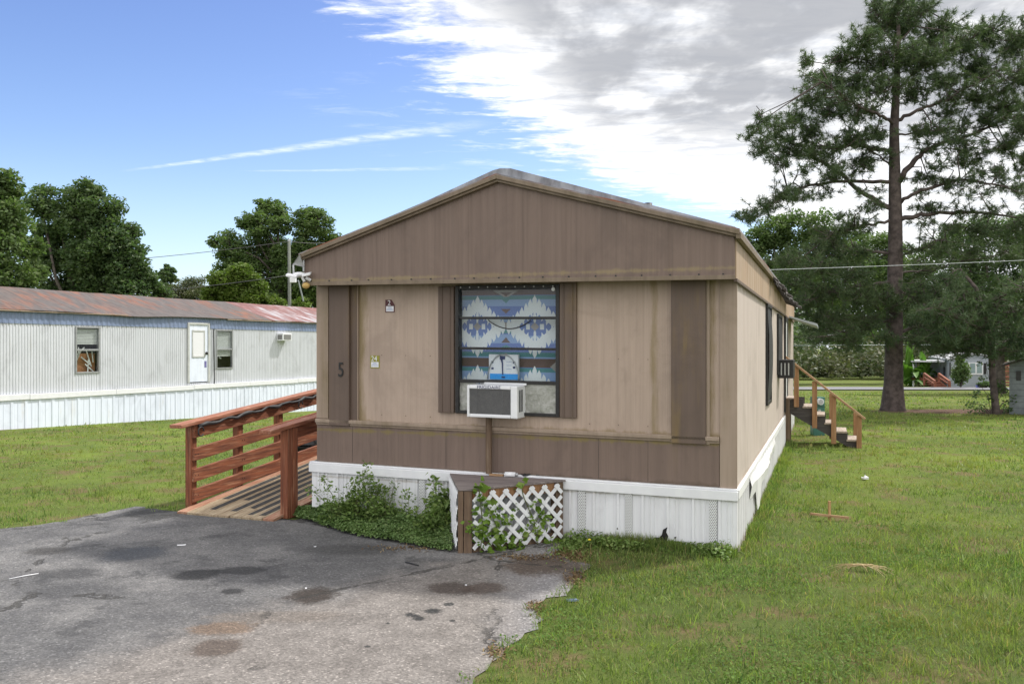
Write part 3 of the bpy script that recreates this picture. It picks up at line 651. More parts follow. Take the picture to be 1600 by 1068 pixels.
# windows and door on the long side
def side_window(y0, y1, z0, z1, bulge):
    mb = MB(Hm); mb.box(.001, .03, y0, y0 + .05, z0, z1); mb.box(.001, .03, y1 - .05, y1, z0, z1); mb.box(.001, .03, y0 + .05, y1 - .05, z0, z0 + .04); mb.box(.001, .03, y0 + .05, y1 - .05, z1 - .04, z1)
    w = mb.build('side_window', M['black'], HOME)
    n = 10; vs = [(.012 + bulge * sin(pi * i / n) ** .7 * (1 if 0 < i < n else 0), y, z0 + .04 + (z1 - z0 - .08) * i / n) for i in range(n + 1) for y in (y0 + .05, y1 - .05)]
    MB(Hm).add(vs, [(2 * i, 2 * i + 1, 2 * i + 3, 2 * i + 2) for i in range(n)]).build('insect_screen', M['rubber'], w)
side_window(3.75, 4.6, 1.03, 2.34, .035); side_window(6.3, 7.5, 1.35, 2.30, .02)
mb = MB(Hm); mb.box(.001, .035, 8.6, 8.68, .6, 2.33); mb.box(.001, .035, 9.45, 9.53, .6, 2.33); mb.box(.001, .035, 8.68, 9.45, 2.25, 2.33)
DOOR = mb.build('side_door', M['black'], HOME); d_ = MB(Hm).box(.001, .02, 8.68, 9.45, .6, 2.25).build('door_leaf', M['light_grey'], DOOR)

# air conditioner in the side window
def window_unit_side():
    p = Hf((0, 6.7, 1.2)); t = thing('window_air_conditioner', p, 'small black air conditioner sticking out of a window on the long side wall', 'air conditioner')
    mb = MB(Hm); mb.box(.002, .24, 6.5, 7.1, 1.29, 1.58); mb.build('casing', M['black'], t, .01)
    mb = MB(Hm)
    for k in range(3): mb.box(.05 + k * .055, .068 + k * .055, 6.49, 6.499, 1.34, 1.53)
    mb.build('side_grille', M['light_grey'], t)
window_unit_side()

# blanket behind the glass
def blanket():
    cols = [(.13, .20, .46), (.25, .36, .58), (.10, .25, .27), (.14, .095, .09), (.70, .73, .74), (.32, .30, .29)]
    names = ['blue', 'sky_blue', 'teal', 'brown', 'white', 'grey']
    ms = [mat('blanket_' + n, (lambda c: lambda b: (b.mix(b.noise(b.scaled(b.oc, 90, 90, 500), 1, 3, .6), tuple(k * .72 for k in c), tuple(k * 1.25 for k in c)), None))(c), .95, spec=.1) for n, c in zip(names, cols)]
    nx, nz = 210, 190; x0, x1, z0, z1 = wx0 + .015, wx1 - .015, zs[2] - .1, wzt - .005
    j, i = np.mgrid[0:nz + 1, 0:nx + 1]; X = x0 + (x1 - x0) * i / nx; Z = z1 - (z1 - z0) * j / nz; Y = .105 + .010 * np.sin(i * .07) + .004 * np.sin(j * .05 + i * .02)
    P = R0[None, None] + U * X[..., None] + V * Y[..., None]; Zw = Z - ROLL * X
    vs = np.concatenate([P, Zw[..., None]], -1).reshape(-1, 3)
    a = (np.arange(nz)[:, None] * (nx + 1) + np.arange(nx)[None]).ravel()
    fs = np.stack([a, a + nx + 1, a + nx + 2, a + 1], -1)
    o = np_mesh('patterned_blanket', vs, fs, ms)
    jj, ii = np.mgrid[0:nz, 0:nx]
    gx0, gx1 = 232, 918                                    # coordinates of a drawing of the weave
    Xp = gx0 + (gx1 - gx0) * (ii + .5) / nx
    kz = (Z[:-1, :-1]); Yp = 75 + (wzt - .04 - kz) / (wzt - .04 - zs[2]) * 625
    c = np.where((np.sin(Yp * .05) > .1), 1, 0)
    for a_, b_, k in ((60, 108, 3), (112, 138, 2), (258, 276, 2), (296, 345, 3), (348, 372, 2), (498, 530, 2), (540, 602, 3), (605, 632, 2)): c[(Yp > a_) & (Yp < b_)] = k
    def tri(cx, y0, y1, w, up, k):
        f = (Yp - y0) / (y1 - y0); f = f if up else 1 - f
        c[(f > 0) & (f < 1) & (np.abs(Xp - cx) < w * f)] = k
    for cx in (540, 940):
        tri(cx, 205, 237, 32, False, 3); tri(cx, 398, 436, 32, True, 3); tri(cx, 296, 320, 34, True, 5); tri(cx, 320, 346, 34, False, 5)
        tri(cx, 75, 130, 90, False, 5); tri(cx, 90, 118, 40, False, 3); tri(cx, 120, 165, 44, False, 2); tri(cx, 505, 530, 36, True, 5); tri(cx, 450, 475, 50, True, 2)
    for cy in (325, 805, -155):
        for cx in (340, 740, 1140, -60):
            dx = np.abs(Xp - cx); dy = np.abs(Yp - cy); colw = 30.; k = np.floor(dx / colw + .5); fr = np.abs(dx / colw - k)
            outer = 216 - k * 27 - fr * 62; inner = 108 - k * 26 - fr * 40
            star = (dy < outer) & (k < 7); c[star & (dy < 60)] = 0; ring = star & (dy > np.maximum(inner, 0))
            c[ring] = 4
            c[(dx < 11 - np.abs(dy - 70) * .12) & (dy < 110) & (dy > 28)] = 4
            c[(dx + dy < 30)] = 5
            c[(dx > 34) & (dx < 60) & (dy < 18)] = 4
    c[(np.abs(Yp - 595) < (910 - Xp)*-.9 + 62) & (Xp > 842)] = 5
    o.data.polygons.foreach_set('material_index', c.ravel().astype(np.int32)); o.data.update()
    tag(o, 'blue and white southwestern patterned blanket hung behind the front window', 'blanket')
blanket()
def tool_box():
    x0, zt = F(764, 553, .05); x1, zb_ = F(810, 591, .05); xc = (x0 + x1) / 2
    t = thing('printed_box', Hf((xc, .06, zb_)), 'white product box with bright blue base band behind the window above the air conditioner', 'box')
    zb_ = zs[2] + .014; w = x1 - x0; h = zt - zb_
    MB(Hm).box(x0, x1, .045, .085, zb_, zt).build('carton', M['label_white'], t, .004)
    MB(Hm).box(x0 + .012, x1 - .004, .0425, .0445, zb_ + .004, zb_ + h * .24).build('blue_band', M['box_blue'], t)
    mb = MB(Hm); mb.tube([(x0 + w * .42, .042, zt - h * .08), (x0 + w * .47, .041, zt - h * .35), (x0 + w * .48, .041, zt - h * .8)], [.012, .007, .006], 8); mb.box(x0 + w * .38, x0 + w * .56, .040, .0445, zt - h * .2, zt - h * .06)
    mb.box(x0 + w * .44, x0 + w * .56, .040, .0445, zt - h * .92, zt - h * .86); mb.build('tool_picture', M['navy'], t)
    for f, g in ((.12, .3), (.13, .55), (.86, .3), (.86, .5)): MB(Hm).box(x0 + w * f - .012, x0 + w * f + .012, .0425, .0445, zt - h * g - .012, zt - h * g + .008).build('small_picture', M['navy'], t)
    for g in (.28, .42, .56): MB(Hm).box(x0 + w * .6, x0 + w * .78, .0428, .0445, zt - h * g - .004, zt - h * g).build('print_line', M['ink'], t)
    xm = x0 + w * .5; MB(Hm).tube([(xm + (w * .53) * cos(a), .036, zb_ + .004 + h * .98 * sin(a)) for a in np.linspace(0, pi, 18)], .006, 6).build('grey_hoop', M['galv'], t, 0, True)
tool_box()
a = F(763, 497, -.015); c = F(830, 497, -.015)
tag(MB(Hm).tube([(a[0] + (c[0] - a[0]) * f, -.018, a[1] - .015 - .085 * sin(pi * f) ** .8) for f in np.linspace(0, 1, 18)], .0055, 6).build('sagging_cable', M['rubber'], None, 0, True),
    'black cord sagging across the middle pane of the front window', 'cable')

def front_unit():
    zt = F(729.4, 601, -.22)[1]; zbm = F(730.3, 651, -.22)[1]; x0, x1 = acx0, acx1
    t = thing('window_air_conditioner', Hf((x0, -.1, zbm)), 'white window air conditioner with dark grille below the patterned blanket', 'air conditioner')
    w = x1 - x0; h = zt - zbm; gx0, gx1, gz0, gz1 = x0 + w * .045, x0 + w * .865, zbm + h * .105, zt - h * .115
    mb = MB(Hm); mb.box(x0, gx0, -.22, .05, zbm, zt); mb.box(gx1, x1, -.22, .05, zbm, zt); mb.box(gx0, gx1, -.22, .05, gz1, zt); mb.box(gx0, gx1, -.22, .05, zbm, gz0); mb.box(gx0, gx1, -.17, .05, gz0, gz1)
    mb.build('casing', M['plastic'], t, .008)
    MB(Hm).box(gx0, gx1, -.195, -.172, gz0, gz1).build('condenser_coil', M['coil'], t)
    mb = MB(Hm)
    for k in range(25): z = gz0 + (gz1 - gz0) * (k + .5) / 25; mb.box(gx0, gx1, -.206, -.1965, z - .0022, z + .0022)
    for f in (.17, .8): mb.box(gx0 + (gx1 - gx0) * f - .002, gx0 + (gx1 - gx0) * f + .002, -.209, -.2065, gz0, gz1)
    mb.build('grille', noisy('dark_grey_grille', (.11, .11, .115), (.15, .15, .15), 20, .5), t)
    mb = MB(Hm)
    for cI in range(2):
        for k in range(20):
            z = zbm + h * .2 + h * .68 * k / 20; y = -.175 + cI * .06; mb.box(x1 + .0005, x1 + .002, y, y + .042, z, z + .008)
    mb.build('side_vents', M['black'], t)
    mb = MB(Hm)
    for k in range(28): x = x0 + w * (.2 + .8 * k / 28); mb.box(x, x + w * .014, -.035, -.028, zt + .004, zt + .016)
    mb.box(x0 + w * .2, x1 + .02, -.027, -.012, zt + .001, zt + .02); mb.build('top_flange', M['plastic'], t)
    xm = x0 + w * .44; text('brand_lettering', 'FRIGIDAIRE', .042, lambda a, c, e: Hm((xm + a, -.2215 - e, zt - h * .058 + c)), M['navy'], t, .0006, 1.12)
front_unit()
xs_, zz_ = F(765, 655, -.06)
tag(MB(Hm).box(xs_ - .025, xs_ + .025, -.10, -.06, .553, F(765, 651, -.08)[1]).build('support_prop', M['post_brown'], None, .003), 'narrow weathered wooden prop standing under the front air conditioner', 'prop')

# security light at the left end of the gable
def security_light():
    p0 = at(474, 430, 8.74); t = thing('solar_floodlight', p0, 'white security light with tilted heads at the left gable corner', 'light')
    Z = 8.72
    def A(px, py, dz=0): return at(px, py, Z + dz)
    def plate(name, pts, th, m):
        n = len(pts); T = np.array([0, th, 0]); vs = [p for p in pts] + [np.array(p) + T for p in pts]
        MB().add(vs, [tuple(range(n)), tuple(range(2 * n - 1, n - 1, -1))] + [(i, i + n, (i + 1) % n + n, (i + 1) % n) for i in range(n)]).build(name, m, t)
    plate('solar_panel', [A(457, 413, -.1), A(474, 417, -.02), A(474, 398, .02), A(468, 397, -.06)], .012, M['galv'])
    MB().tube([A(474.5, 399), A(474.5, 424)], .010, 8).build('bracket', M['galv'], t)
    mb = MB(); mb.ball(A(468, 429), .055, 8, (1.25, .8, .5)); mb.build('body', M['plastic'], t, 0, True)
    for (a, c, name) in (((449, 428), (466, 431), 'lamp_head'), ((474, 429), (487, 426), 'lamp_head')):
        A0 = A(*a, -.05); A1 = A(*c, -.02); d = A1 - A0; up = np.array([0, 0, .012]); f = np.array([0, -.07, -.02])
        vs = [A0 + up, A1 + up, A1 + up + f, A0 + up + f, A0 - up, A1 - up, A1 - up + f, A0 - up + f]
        MB().add(vs, [(0, 1, 2, 3), (7, 6, 5, 4), (0, 4, 5, 1), (1, 5, 6, 2), (2, 6, 7, 3), (3, 7, 4, 0)]).build(name, M['plastic'], t, .006)
    MB().ball(A(478, 446, -.02), .040, 8, (1, .75, .8)).build('motion_sensor', M['amber'], t, 0, True)
    MB().tube([A(472, 433), A(476, 440)], .014, 8).build('sensor_neck', M['plastic'], t)
    MB().tube([A(486, 438), A(478, 434)], .016, 8).build('wall_mount', M['plastic'], t)
security_light()
# ------------------------------------------------------------------ corner platform with lattice
def platform():
    b1 = gnd(715.5, 866)[:2]; b2 = gnd(737, 866)[:2]; xa, za = F(703, 734, -.07); A = np.array(Hf((xa, -.07, 0))[:2]); C = np.array(Hf((F(884, 748, -.08)[0], -.08, 0))[:2])
    zt = .56; t = thing('corner_platform', (b1[0], b1[1], 0), 'low triangular grey wood platform skirted with white lattice against the front wall', 'platform')
    poly = [A, b1, b2, C]
    MB().slab(poly, zt - .018, zt).build('deck_top', M['grey_wood'], t, .003)
    ins = lambda p, k=.04: np.array(p) + (np.mean([A, b2, C], 0) - np.array(p)) * k
    MB().box(b1[0] + .0, b1[0] + .045, b1[1] + .005, b1[1] + .10, 0, zt - .02).build('post', M['post_brown'], t, .004)
    MB().box(b1[0] + .05, b1[0] + .12, b1[1] + .005, b1[1] + .09, 0, zt - .02).build('post', M['post_brown'], t, .004)
    d = C - b2; L = np.linalg.norm(d); d /= L; nrm = np.array([d[1], -d[0]])
    if nrm[1] > 0: nrm = -nrm
    P = lambda p: (*(b2 + d * p[0] + nrm * p[1]), p[2])
    MB(P).box(L - .10, L - .02, -.10, -.012, 0, zt - .02).build('post', M['post_brown'], t, .004)
    MB(P).box(.02, L - .11, -.06, -.022, zt - .11, zt - .02).build('rim_board', M['tan_wood'], t, .003)
    MB(P).box(.02, L - .11, -.06, -.022, .0, .08).build('base_board', M['post_brown'], t, .003)
    d2 = b1 - A; L2 = np.linalg.norm(d2); d2 /= L2; n2 = np.array([d2[1], -d2[0]])
    if n2[0] > 0: n2 = -n2
    P2 = lambda p: (*(A + d2 * p[0] + n2 * p[1]), p[2])
    def lattice(P, s0, s1, z0, z1, off, sp=.136, w=.034):
        mb = MB(P)
        for sgn, o in ((1, off), (-1, off + .007)):
            for k in range(-40, 60):
                c = k * sp; pts = []          # z = z0 + sgn*(s - c)
                for s in (s0, s1):
                    z = z0 + sgn * (s - c)
                    if z0 <= z <= z1: pts.append((s, z))
                for z in (z0, z1):
                    s = c + sgn * (z - z0)
                    if s0 < s < s1: pts.append((s, z))
                if len(pts) >= 2:
                    a, e = pts[0], pts[1]
                    if abs(a[0] - e[0]) > .03:
                        h = w / 2 * .7071; q = np.array([-sgn * h, h]); a = np.array(a); e = np.array(e); pl = [a + q, a - q, e - q, e + q]
                        mb.add([(p[0], o, p[1]) for p in pl] + [(p[0], o + .006, p[1]) for p in pl], [(0, 1, 2, 3), (7, 6, 5, 4), (0, 4, 5, 1), (1, 5, 6, 2), (2, 6, 7, 3), (3, 7, 4, 0)])
        return mb
    lattice(P, .015, L - .05, .025, zt - .035, .002).build('lattice_panel', M['plastic'], t)
    lattice(P2, .03, L2 - .02, .025, zt - .03, .002).build('lattice_panel', M['plastic'], t)
    return b1, b2, C, P, L, zt
PB1, PB2, PC, PP, PL, PZ = platform()
def on_deck(px, py, z=.575): t = (HCAM - z) * FPX / (py - HY); return np.array([(px - 800) / FPX * t, t, z])
cpts = [on_deck(812 + 30 * f + 6 * sin(f * 17), 740.5 + 1.6 * sin(f * 23), .570 + .012 * abs(sin(f * 11))) for f in np.linspace(0, 1, 40)]
tag(MB().tube(cpts, .009, 6).build('black_cable', M['rubber'], None, 0, True), 'tangled black cable lying at the back of the corner platform', 'cable')
t = thing('white_canister', on_deck(798, 741, .56), 'small white canister lying on its side on the corner platform', 'canister')
MB().tube([on_deck(789, 740.5, .585), on_deck(805, 741, .585)], .024, 12).build('body', M['plastic'], t, 0, True); MB().tube([on_deck(805.1, 741, .585), on_deck(809, 741, .585)], .018, 12).build('cap', M['galv'], t)
tag(MB().beam(on_deck(765, 741, .572), on_deck(787, 742, .572), .03, .02).build('wood_offcut', M['tan_rail'], None, .002), 'thin tan wood offcut lying beside the white canister', 'offcut')

# ------------------------------------------------------------------ entrance ramp
def ramp():
    t = thing('access_ramp', Hf((-5.2, -.28, 0)), 'red stained wooden access ramp with slatted railing beside the brown home', 'ramp')
    X0, X1, Y0, Y1 = -5.78, -4.55, -.30, 4.2; n = 9; w = (X1 - X0) / n
    zt = lambda y: .028 + .108 * (y - Y0)
    capL = lambda y: .952 + .092 * (y + .254); capR = lambda y: .945 + .090 * (y + .437)
    r = np.random.default_rng(4)
    for k in range(n):
        x0 = X0 + k * w + .004; x1 = X0 + (k + 1) * w - .004; y0 = Y0 + r.uniform(-.012, .012)
        vs = [(x0, y0, zt(y0) - .03), (x1, y0, zt(y0) - .03), (x1, Y1, zt(Y1) - .03), (x0, Y1, zt(Y1) - .03), (x0, y0, zt(y0)), (x1, y0, zt(y0)), (x1, Y1, zt(Y1)), (x0, Y1, zt(Y1))]
        m = M['red_worn'] if k in (0, n - 1) else M['deck_tan']
        o = MB(Hf).add(vs, [(0, 3, 2, 1), (4, 5, 6, 7), (0, 1, 5, 4), (1, 2, 6, 5), (2, 3, 7, 6), (3, 0, 4, 7)]).build('deck_board', m, t, .003)
        if 0 < k < n - 1:
            a = Y0 + (.48, .12, .52, .10, .28, .05, .08)[k - 1] + r.uniform(0, .05); c0 = x0 + .028; c1 = x1 - .022; mb = MB(Hf); y = a
            while y < Y1 - .1:
                e = min(Y1 - .05, y + r.uniform(.9, 1.9))
                mb.add([(c0, y, zt(y) + .002), (c1, y + r.uniform(-.03, .03), zt(y) + .002), (c1, e, zt(e) + .002), (c0, e, zt(e) + .002)], [(0, 1, 2, 3)]); y = e + r.uniform(.0, .06) * (k % 2)
            mb.build('grip_tape', M['grit'], o)
    for x in (X0 + .03, (X0 + X1) / 2, X1 - .03):
        MB(Hf).add([(x - .02, 0, .0), (x + .02, 0, .0), (x + .02, Y1, .0), (x - .02, Y1, .0), (x - .02, 0, zt(0) - .031), (x + .02, 0, zt(0) - .031), (x + .02, Y1, zt(Y1) - .031), (x - .02, Y1, zt(Y1) - .031)],
                   [(0, 3, 2, 1), (4, 5, 6, 7), (0, 1, 5, 4), (1, 2, 6, 5), (2, 3, 7, 6), (3, 0, 4, 7)]).build('joist', M['dark_wood'], t)
    def raked(x0, x1, y0, y1, f, lo, hi, name, m='red_y'):
        return MB(Hf).add([(x0, y0, f(y0) + lo), (x1, y0, f(y0) + lo), (x1, y1, f(y1) + lo), (x0, y1, f(y1) + lo), (x0, y0, f(y0) + hi), (x1, y0, f(y0) + hi), (x1, y1, f(y1) + hi), (x0, y1, f(y1) + hi)],
                          [(0, 3, 2, 1), (4, 5, 6, 7), (0, 1, 5, 4), (1, 2, 6, 5), (2, 3, 7, 6), (3, 0, 4, 7)]).build(name, M[m], t, .005)
    for y in (-.02, .78, 1.58, 2.6, 3.7):
        MB(Hf).box(X0 - .085, X0 - .002, y - .045, y + .045, 0, capL(y) - .042).build('post', M['red_z'], t, .006)
    raked(X0 - .10, X0 + .06, -.29, Y1, capL, -.038, .0, 'handrail', 'red_cap')
    for lo, hi in ((-.185, -.045), (-.435, -.295), (-.665, -.525), (-.885, -.745)):
        raked(X0 + .0, X0 + .036, -.06, Y1, capL, lo, hi, 'rail_board')
    MB(Hf).box(X1 - .045, X1 + .045, -.12, -.03, 0, capR(-.1) - .04).build('post', M['red_z'], t, .006)
    MB(Hf).box(X1 - .05, X1 + .05, -.028, .06, 0, capR(-.0) - .045).build('post', M['red_z'], t, .006)
    MB(Hf).box(X1 - .045, X1 + .045, 1.9, 1.99, 0, capR(1.9) - .04).build('post', M['red_z'], t, .006)
    raked(X1 - .07, X1 + .07, -.44, Y1, capR, -.038, .0, 'handrail', 'red_cap')
    raked(X1 - .036, X1 - .0, .065, Y1, capR, -.18, -.04, 'rail_board')
    for y in (-.02, .78, 1.58, 2.6):
        for lo in (-.115, -.365, -.595, -.815):
            for d_ in (-.02, .02): MB(Hf).box(X0 + .0365, X0 + .039, y + d_ - .005, y + d_ + .005, capL(y) + lo - .005, capL(y) + lo + .005).build('nail_head', M['void_black'], t)
    # black tubing tied along the far rail
    y, z0 = Sd(337, 662, X0 + .07); pts = []; r = np.random.default_rng(9)
    for i in range(60):
        y = -.02 + i * .055; pts.append((X0 + .058 + .012 * sin(i * 1.3), y, capL(y) - .060 + .012 * sin(i * .9) + r.uniform(-.004, .004)))
    tp = thing('black_tubing', Hf((X0 + .06, 0, .9)), 'torn black tubing tied along the inner face of the far ramp railing', 'tubing')
    MB(Hf).tube(pts, [.016 + .010 * max(0, sin(i * .55)) for i in range(60)], 7).build('tube', M['rubber'], tp, 0, True)
    for y in (-.0, 1.9):
        mb = MB(Hf); c = (X0 + .065, y, capL(y) - .07)
        mb.tube([(c[0] + .01, y + .045 * cos(a), c[2] - .05 + .05 * sin(a)) for a in np.linspace(0, 5.6, 14)], .008, 6); mb.build('loop', M['rubber'], tp, 0, True)
ramp()
def grill():
    c = gnd(465, 742); X, Y = -3.02, 12.1; t = thing('barbecue_grill', (X, Y, 0), 'low black charcoal grill on the grass behind the ramp railing', 'grill')
    z = float(gz(X, Y)); T = lambda p: (X + p[0], Y + p[1], z + p[2])
    n = 10; mb = MB(T); vs = []; w = .30; d = .18
    mb.add([(-w, -d, .44), (w, -d, .44), (w, d, .44), (-w, d, .44), (-w * .8, -d * .7, .32), (w * .8, -d * .7, .32), (w * .8, d * .7, .32), (-w * .8, d * .7, .32)], [(0, 1, 2, 3), (7, 6, 5, 4), (0, 4, 5, 1), (1, 5, 6, 2), (2, 6, 7, 3), (3, 7, 4, 0)]); mb.build('bowl', M['black'], t, .02)
    MB(T).add([(-w, -d, .455), (w, -d, .455), (w, d, .455), (-w, d, .455), (-w * .92, -d * .6, .53), (w * .92, -d * .6, .53), (w * .92, d * .6, .53), (-w * .92, d * .6, .53)], [(0, 3, 2, 1), (4, 5, 6, 7), (0, 1, 5, 4), (1, 2, 6, 5), (2, 3, 7, 6), (3, 0, 4, 7)]).build('lid', M['rubber'], t, .02)
    for x, y in ((-.26, -.13), (.26, -.13), (-.26, .13), (.26, .13)): MB(T).tube([(x * .8, y, .33), (x * 1.15, y * 1.1, .0 if x > 0 else .07)], .011, 6).build('leg', M['galv'], t)
    for y in (-.16, .16): MB(T).tube([(-.31, y - .02, .075), (-.31, y + .02, .075)], .075, 16).build('wheel', M['rubber'], t)
grill()

# ------------------------------------------------------------------ steps at the side door
def side_steps():
    t = thing('wooden_steps', Hf((.6, 8.9, 0)), 'short wooden steps with tan posts and sloping handrail at the side door', 'steps')
    X1 = 1.26; Z1 = .86; yn, yf = 8.72, 9.5; n = 6; run = (X1 - .15) / n; rise = Z1 / n
    MB(Hf).box(.03, .17, yn, yf, Z1 - .04, Z1).build('landing', M['pale_tread'], t, .004)
    MB(Hf).box(.02, .10, yn - .06, yn - .005, -.02, Z1 - .01).build('landing_post', M['post_brown'], t, .004)
    MB(Hf).box(.02, .09, yf - .09, yf - .01, -.02, Z1 - .045).build('landing_post', M['post_brown'], t, .004)
    for y in (yn, yf - .04):
        top = []; bot = []
        for k in range(n):
            x = .15 + k * run; z = Z1 - (k + .12) * rise; top += [(x, z), (x + run, z)]
        poly = [(.08, Z1 - .045)] + top + [(X1, .0), (X1 - .16, .0), (.30, Z1 - .40), (.08, Z1 - .27)]
        MB(Hf).prism(poly[::-1], y, y + .04).build('stringer', M['dark_wood'], t)
    for k in range(1, n):
        x = .15 + k * run; z = Z1 - k * rise - .035
        MB(Hf).box(x - .02, x + run - .012, yn - .03, yf + .03, z, z + .034).build('tread', M['pale_tread'], t, .004)
    rail = lambda x: 1.60 - (x - .03) * (1.02 / 1.25)
    for i, (x, lo) in enumerate(((.17, .70), (.48, .33), (.80, .06), (1.22, -.02))):
        MB(Hf).box(x, x + .085, yn - .075, yn - .032, lo, rail(x + .04) - .03).build('post', M['tan_wood'], t, .004)
        if i > 1: MB(Hf).box(x - .03, x + .055, yf + .032, yf + .075, lo, rail(x) - .06).build('post', M['tan_wood'], t, .004)
    MB(Hf).beam((-.0, yn - .05, rail(-.0)), (1.36, yn - .05, rail(1.36)), .12, .036).build('handrail', M['tan_rail'], t, .004)
side_steps()
def meter_box():
    p = gnd(1281, 680); Z = p[1]; x0 = at(1271, 600, Z)[0]; x1 = at(1289, 600, Z)[0]; zt = at(0, 620, Z)[2]; zb = p[2] - .03
    t = thing('utility_pedestal', (p[0], p[1], p[2]), 'green metal utility pedestal with round meter behind the wooden steps', 'utility box')
    MB().box(x0, x1, Z, Z + .2, zb, zt).build('cabinet', M['green_box'], t, .01)
    xm = (x0 + x1) / 2 + .01; zm = at(0, 627, Z)[2]
    MB().tube([(xm, Z - .001, zm), (xm, Z - .07, zm)], .065, 16).build('meter', M['plastic'], t); MB().tube([(xm, Z - .071, zm), (xm, Z - .08, zm)], .045, 16).build('dial', M['galv'], t)
    zl = at(0, 634.5, Z)[2]; MB().box(x0 - .004, x1 + .004, Z - .006, Z - .0, zl - .008, zl).build('seam_strip', M['black'], t)
    zh = at(0, 640, Z)[2]; MB().box(xm - .03, xm + .02, Z - .012, Z - .001, zh - .03, zh + .01).build('hasp', M['galv'], t)
meter_box()

# ------------------------------------------------------------------ the neighbour's home
ND = np.array([.4, .9165]); ND /= np.linalg.norm(ND); NN = np.array([ND[1], -ND[0]]); N0 = np.array([-800 / FPX * 22, 22.])
def Nf(p): q = N0 + NN * p[0] + ND * p[1]; return (q[0], q[1], p[2])
def T_(px, py, off=0.):
    d = np.array([(px - 800) / FPX, 1.]); t = ((N0 + NN * off) @ NN) / (d @ NN); return (d * t - N0) @ ND, HCAM - (py - HY) / FPX * t
def neighbour():
    t = thing('mobile_home', Nf((0, 6, -.5)), 'long pale grey mobile home with rusted metal roof and blue fascia', 'mobile home')
    Y0, Y1 = -7.0, 24.0
    zf1 = (T_(60, 505.5)[1] + T_(450, 517)[1]) / 2; zsk = (T_(30, 615)[1] + T_(450, 593.5)[1]) / 2; ze = (T_(40, 483)[1] + T_(450, 502.5)[1]) / 2
    gb = lambda y: float(gz(*Nf((0, y, 0))[:2])) - .05
    # openings are kept clear
    w1 = (T_(117, 545)[0], T_(155, 545)[0], T_(136, 583)[1], T_(136, 510)[1]); w2 = (T_(337, 545)[0], T_(363, 545)[0], T_(350, 576)[1], T_(350, 515)[1]); dr = (T_(292, 545)[0], T_(326, 545)[0], T_(309, 597.5)[1], T_(309, 504)[1])
    prof = [(0, 0), (.34, 0), (.5, .013), (.84, .013)]
    mb = MB(Nf); edges = [Y0, w1[0], w1[1], dr[0], dr[1], w2[0], w2[1], Y1]; P = lambda a, o, z: (o, a, z)
    for i in range(0, 7, 1):
        a, c = edges[i], edges[i + 1]
        if i == 1: ribbed(mb, P, a, c, zsk, w1[2], .085, prof); ribbed(mb, P, a, c, w1[3], zf1 + .02, .085, prof)
        elif i == 3: ribbed(mb, P, a, c, zsk, dr[2], .085, prof)
        elif i == 5: ribbed(mb, P, a, c, zsk, w2[2], .085, prof); ribbed(mb, P, a, c, w2[3], zf1 + .02, .085, prof)
        else: ribbed(mb, P, a, c, zsk, zf1 + .02, .085, prof)
    mb.build('wall', M['grey_siding'], t)
    mb = MB(Nf); mb.box(-.6, -.5, Y0, Y1, zsk, zf1); mb.build('inner_wall', M['inside'], t)
    mb = MB(Nf); mb.box(-4.0, -.02, Y1 - .06, Y1, zsk - .7, ze); mb.box(-4.0, -.02, Y0, Y0 + .06, zsk - .7, ze); mb.box(-4.06, -4.0, Y0, Y1, zsk - .9, ze); mb.build('end_wall', M['grey_siding'], t)
    mb = MB(Nf)
    for a, c in ((Y0, dr[0]), (dr[1], Y1)): ribbed(mb, lambda a, o, z: (.02 + o, a, z), a, c, zf1, ze - .02, .17, prof)
    ribbed(mb, lambda a, o, z: (.02 + o, a, z), dr[0], dr[1], dr[3], ze - .02, .17, prof)
    mb.build('fascia', M['blue_fascia'], t)
    mb = MB(Nf); ribbed(mb, lambda a, o, z: (.045 + o, a, z), Y0, Y1, gb, zsk - .10, .40, [(0, 0), (.10, 0), (.14, .018), (.30, .018), (.34, 0), (.62, 0), (.66, .010), (.70, 0), (.95, 0)]); SK = mb.build('skirting', M['white_neighbour'], t)
    mb = MB(Nf); r = np.random.default_rng(3); y = Y0
    while y < Y1:
        l = r.uniform(2.2, 3.4); dz = r.uniform(-.018, .018); mb.box(.02, .09, y, min(y + l, Y1) - .01, zsk - .14 + dz, zsk + .01 + dz); y += l
    mb.build('skirting_rail', M['plastic'], t, .008)
    # roof, a little ragged at the eave
    zr = (T_(30, 448.5, -2.05)[1] + T_(470, 480.0, -2.05)[1]) / 2; ny = 62
    def roof(y0, y1, m):
        n = max(2, int((y1 - y0) / .5)); vs = []; r = np.random.default_rng(int(abs(y0) * 10))
        for i in range(n + 1):
            y = y0 + (y1 - y0) * i / n; w = r.normal(0, .012); s = -.06 * math.exp(-((y - 4.2) / 1.2) ** 2)
            for x, z in ((.13 + w, ze + s), (-2.05, zr + r.normal(0, .008)), (-4.2, ze - .02)): vs.append((x, y, z))
        fs = [(3 * i + j, 3 * i + 3 + j, 3 * i + 4 + j, 3 * i + 1 + j) for i in range(n) for j in range(2)]
        o = MB(Nf).add(vs, fs).build('roof', m, t); md = o.modifiers.new('thick', 'SOLIDIFY'); md.thickness = .025; md.offset = -1
    ysp = T_(400, 500, -.6)[0]; roof(Y0 - .1, ysp, M['roof_neighbour']); roof(ysp + .01, Y1 + .1, M['roof_red'])
    for a, c in ((Y0, T_(196, 490)[0]), (T_(352, 500)[0], Y1)): MB(Nf).box(.02, .12, a, c, ze - .05, ze - .014).build('eave_trim', M['tan_trim'], t, .005)
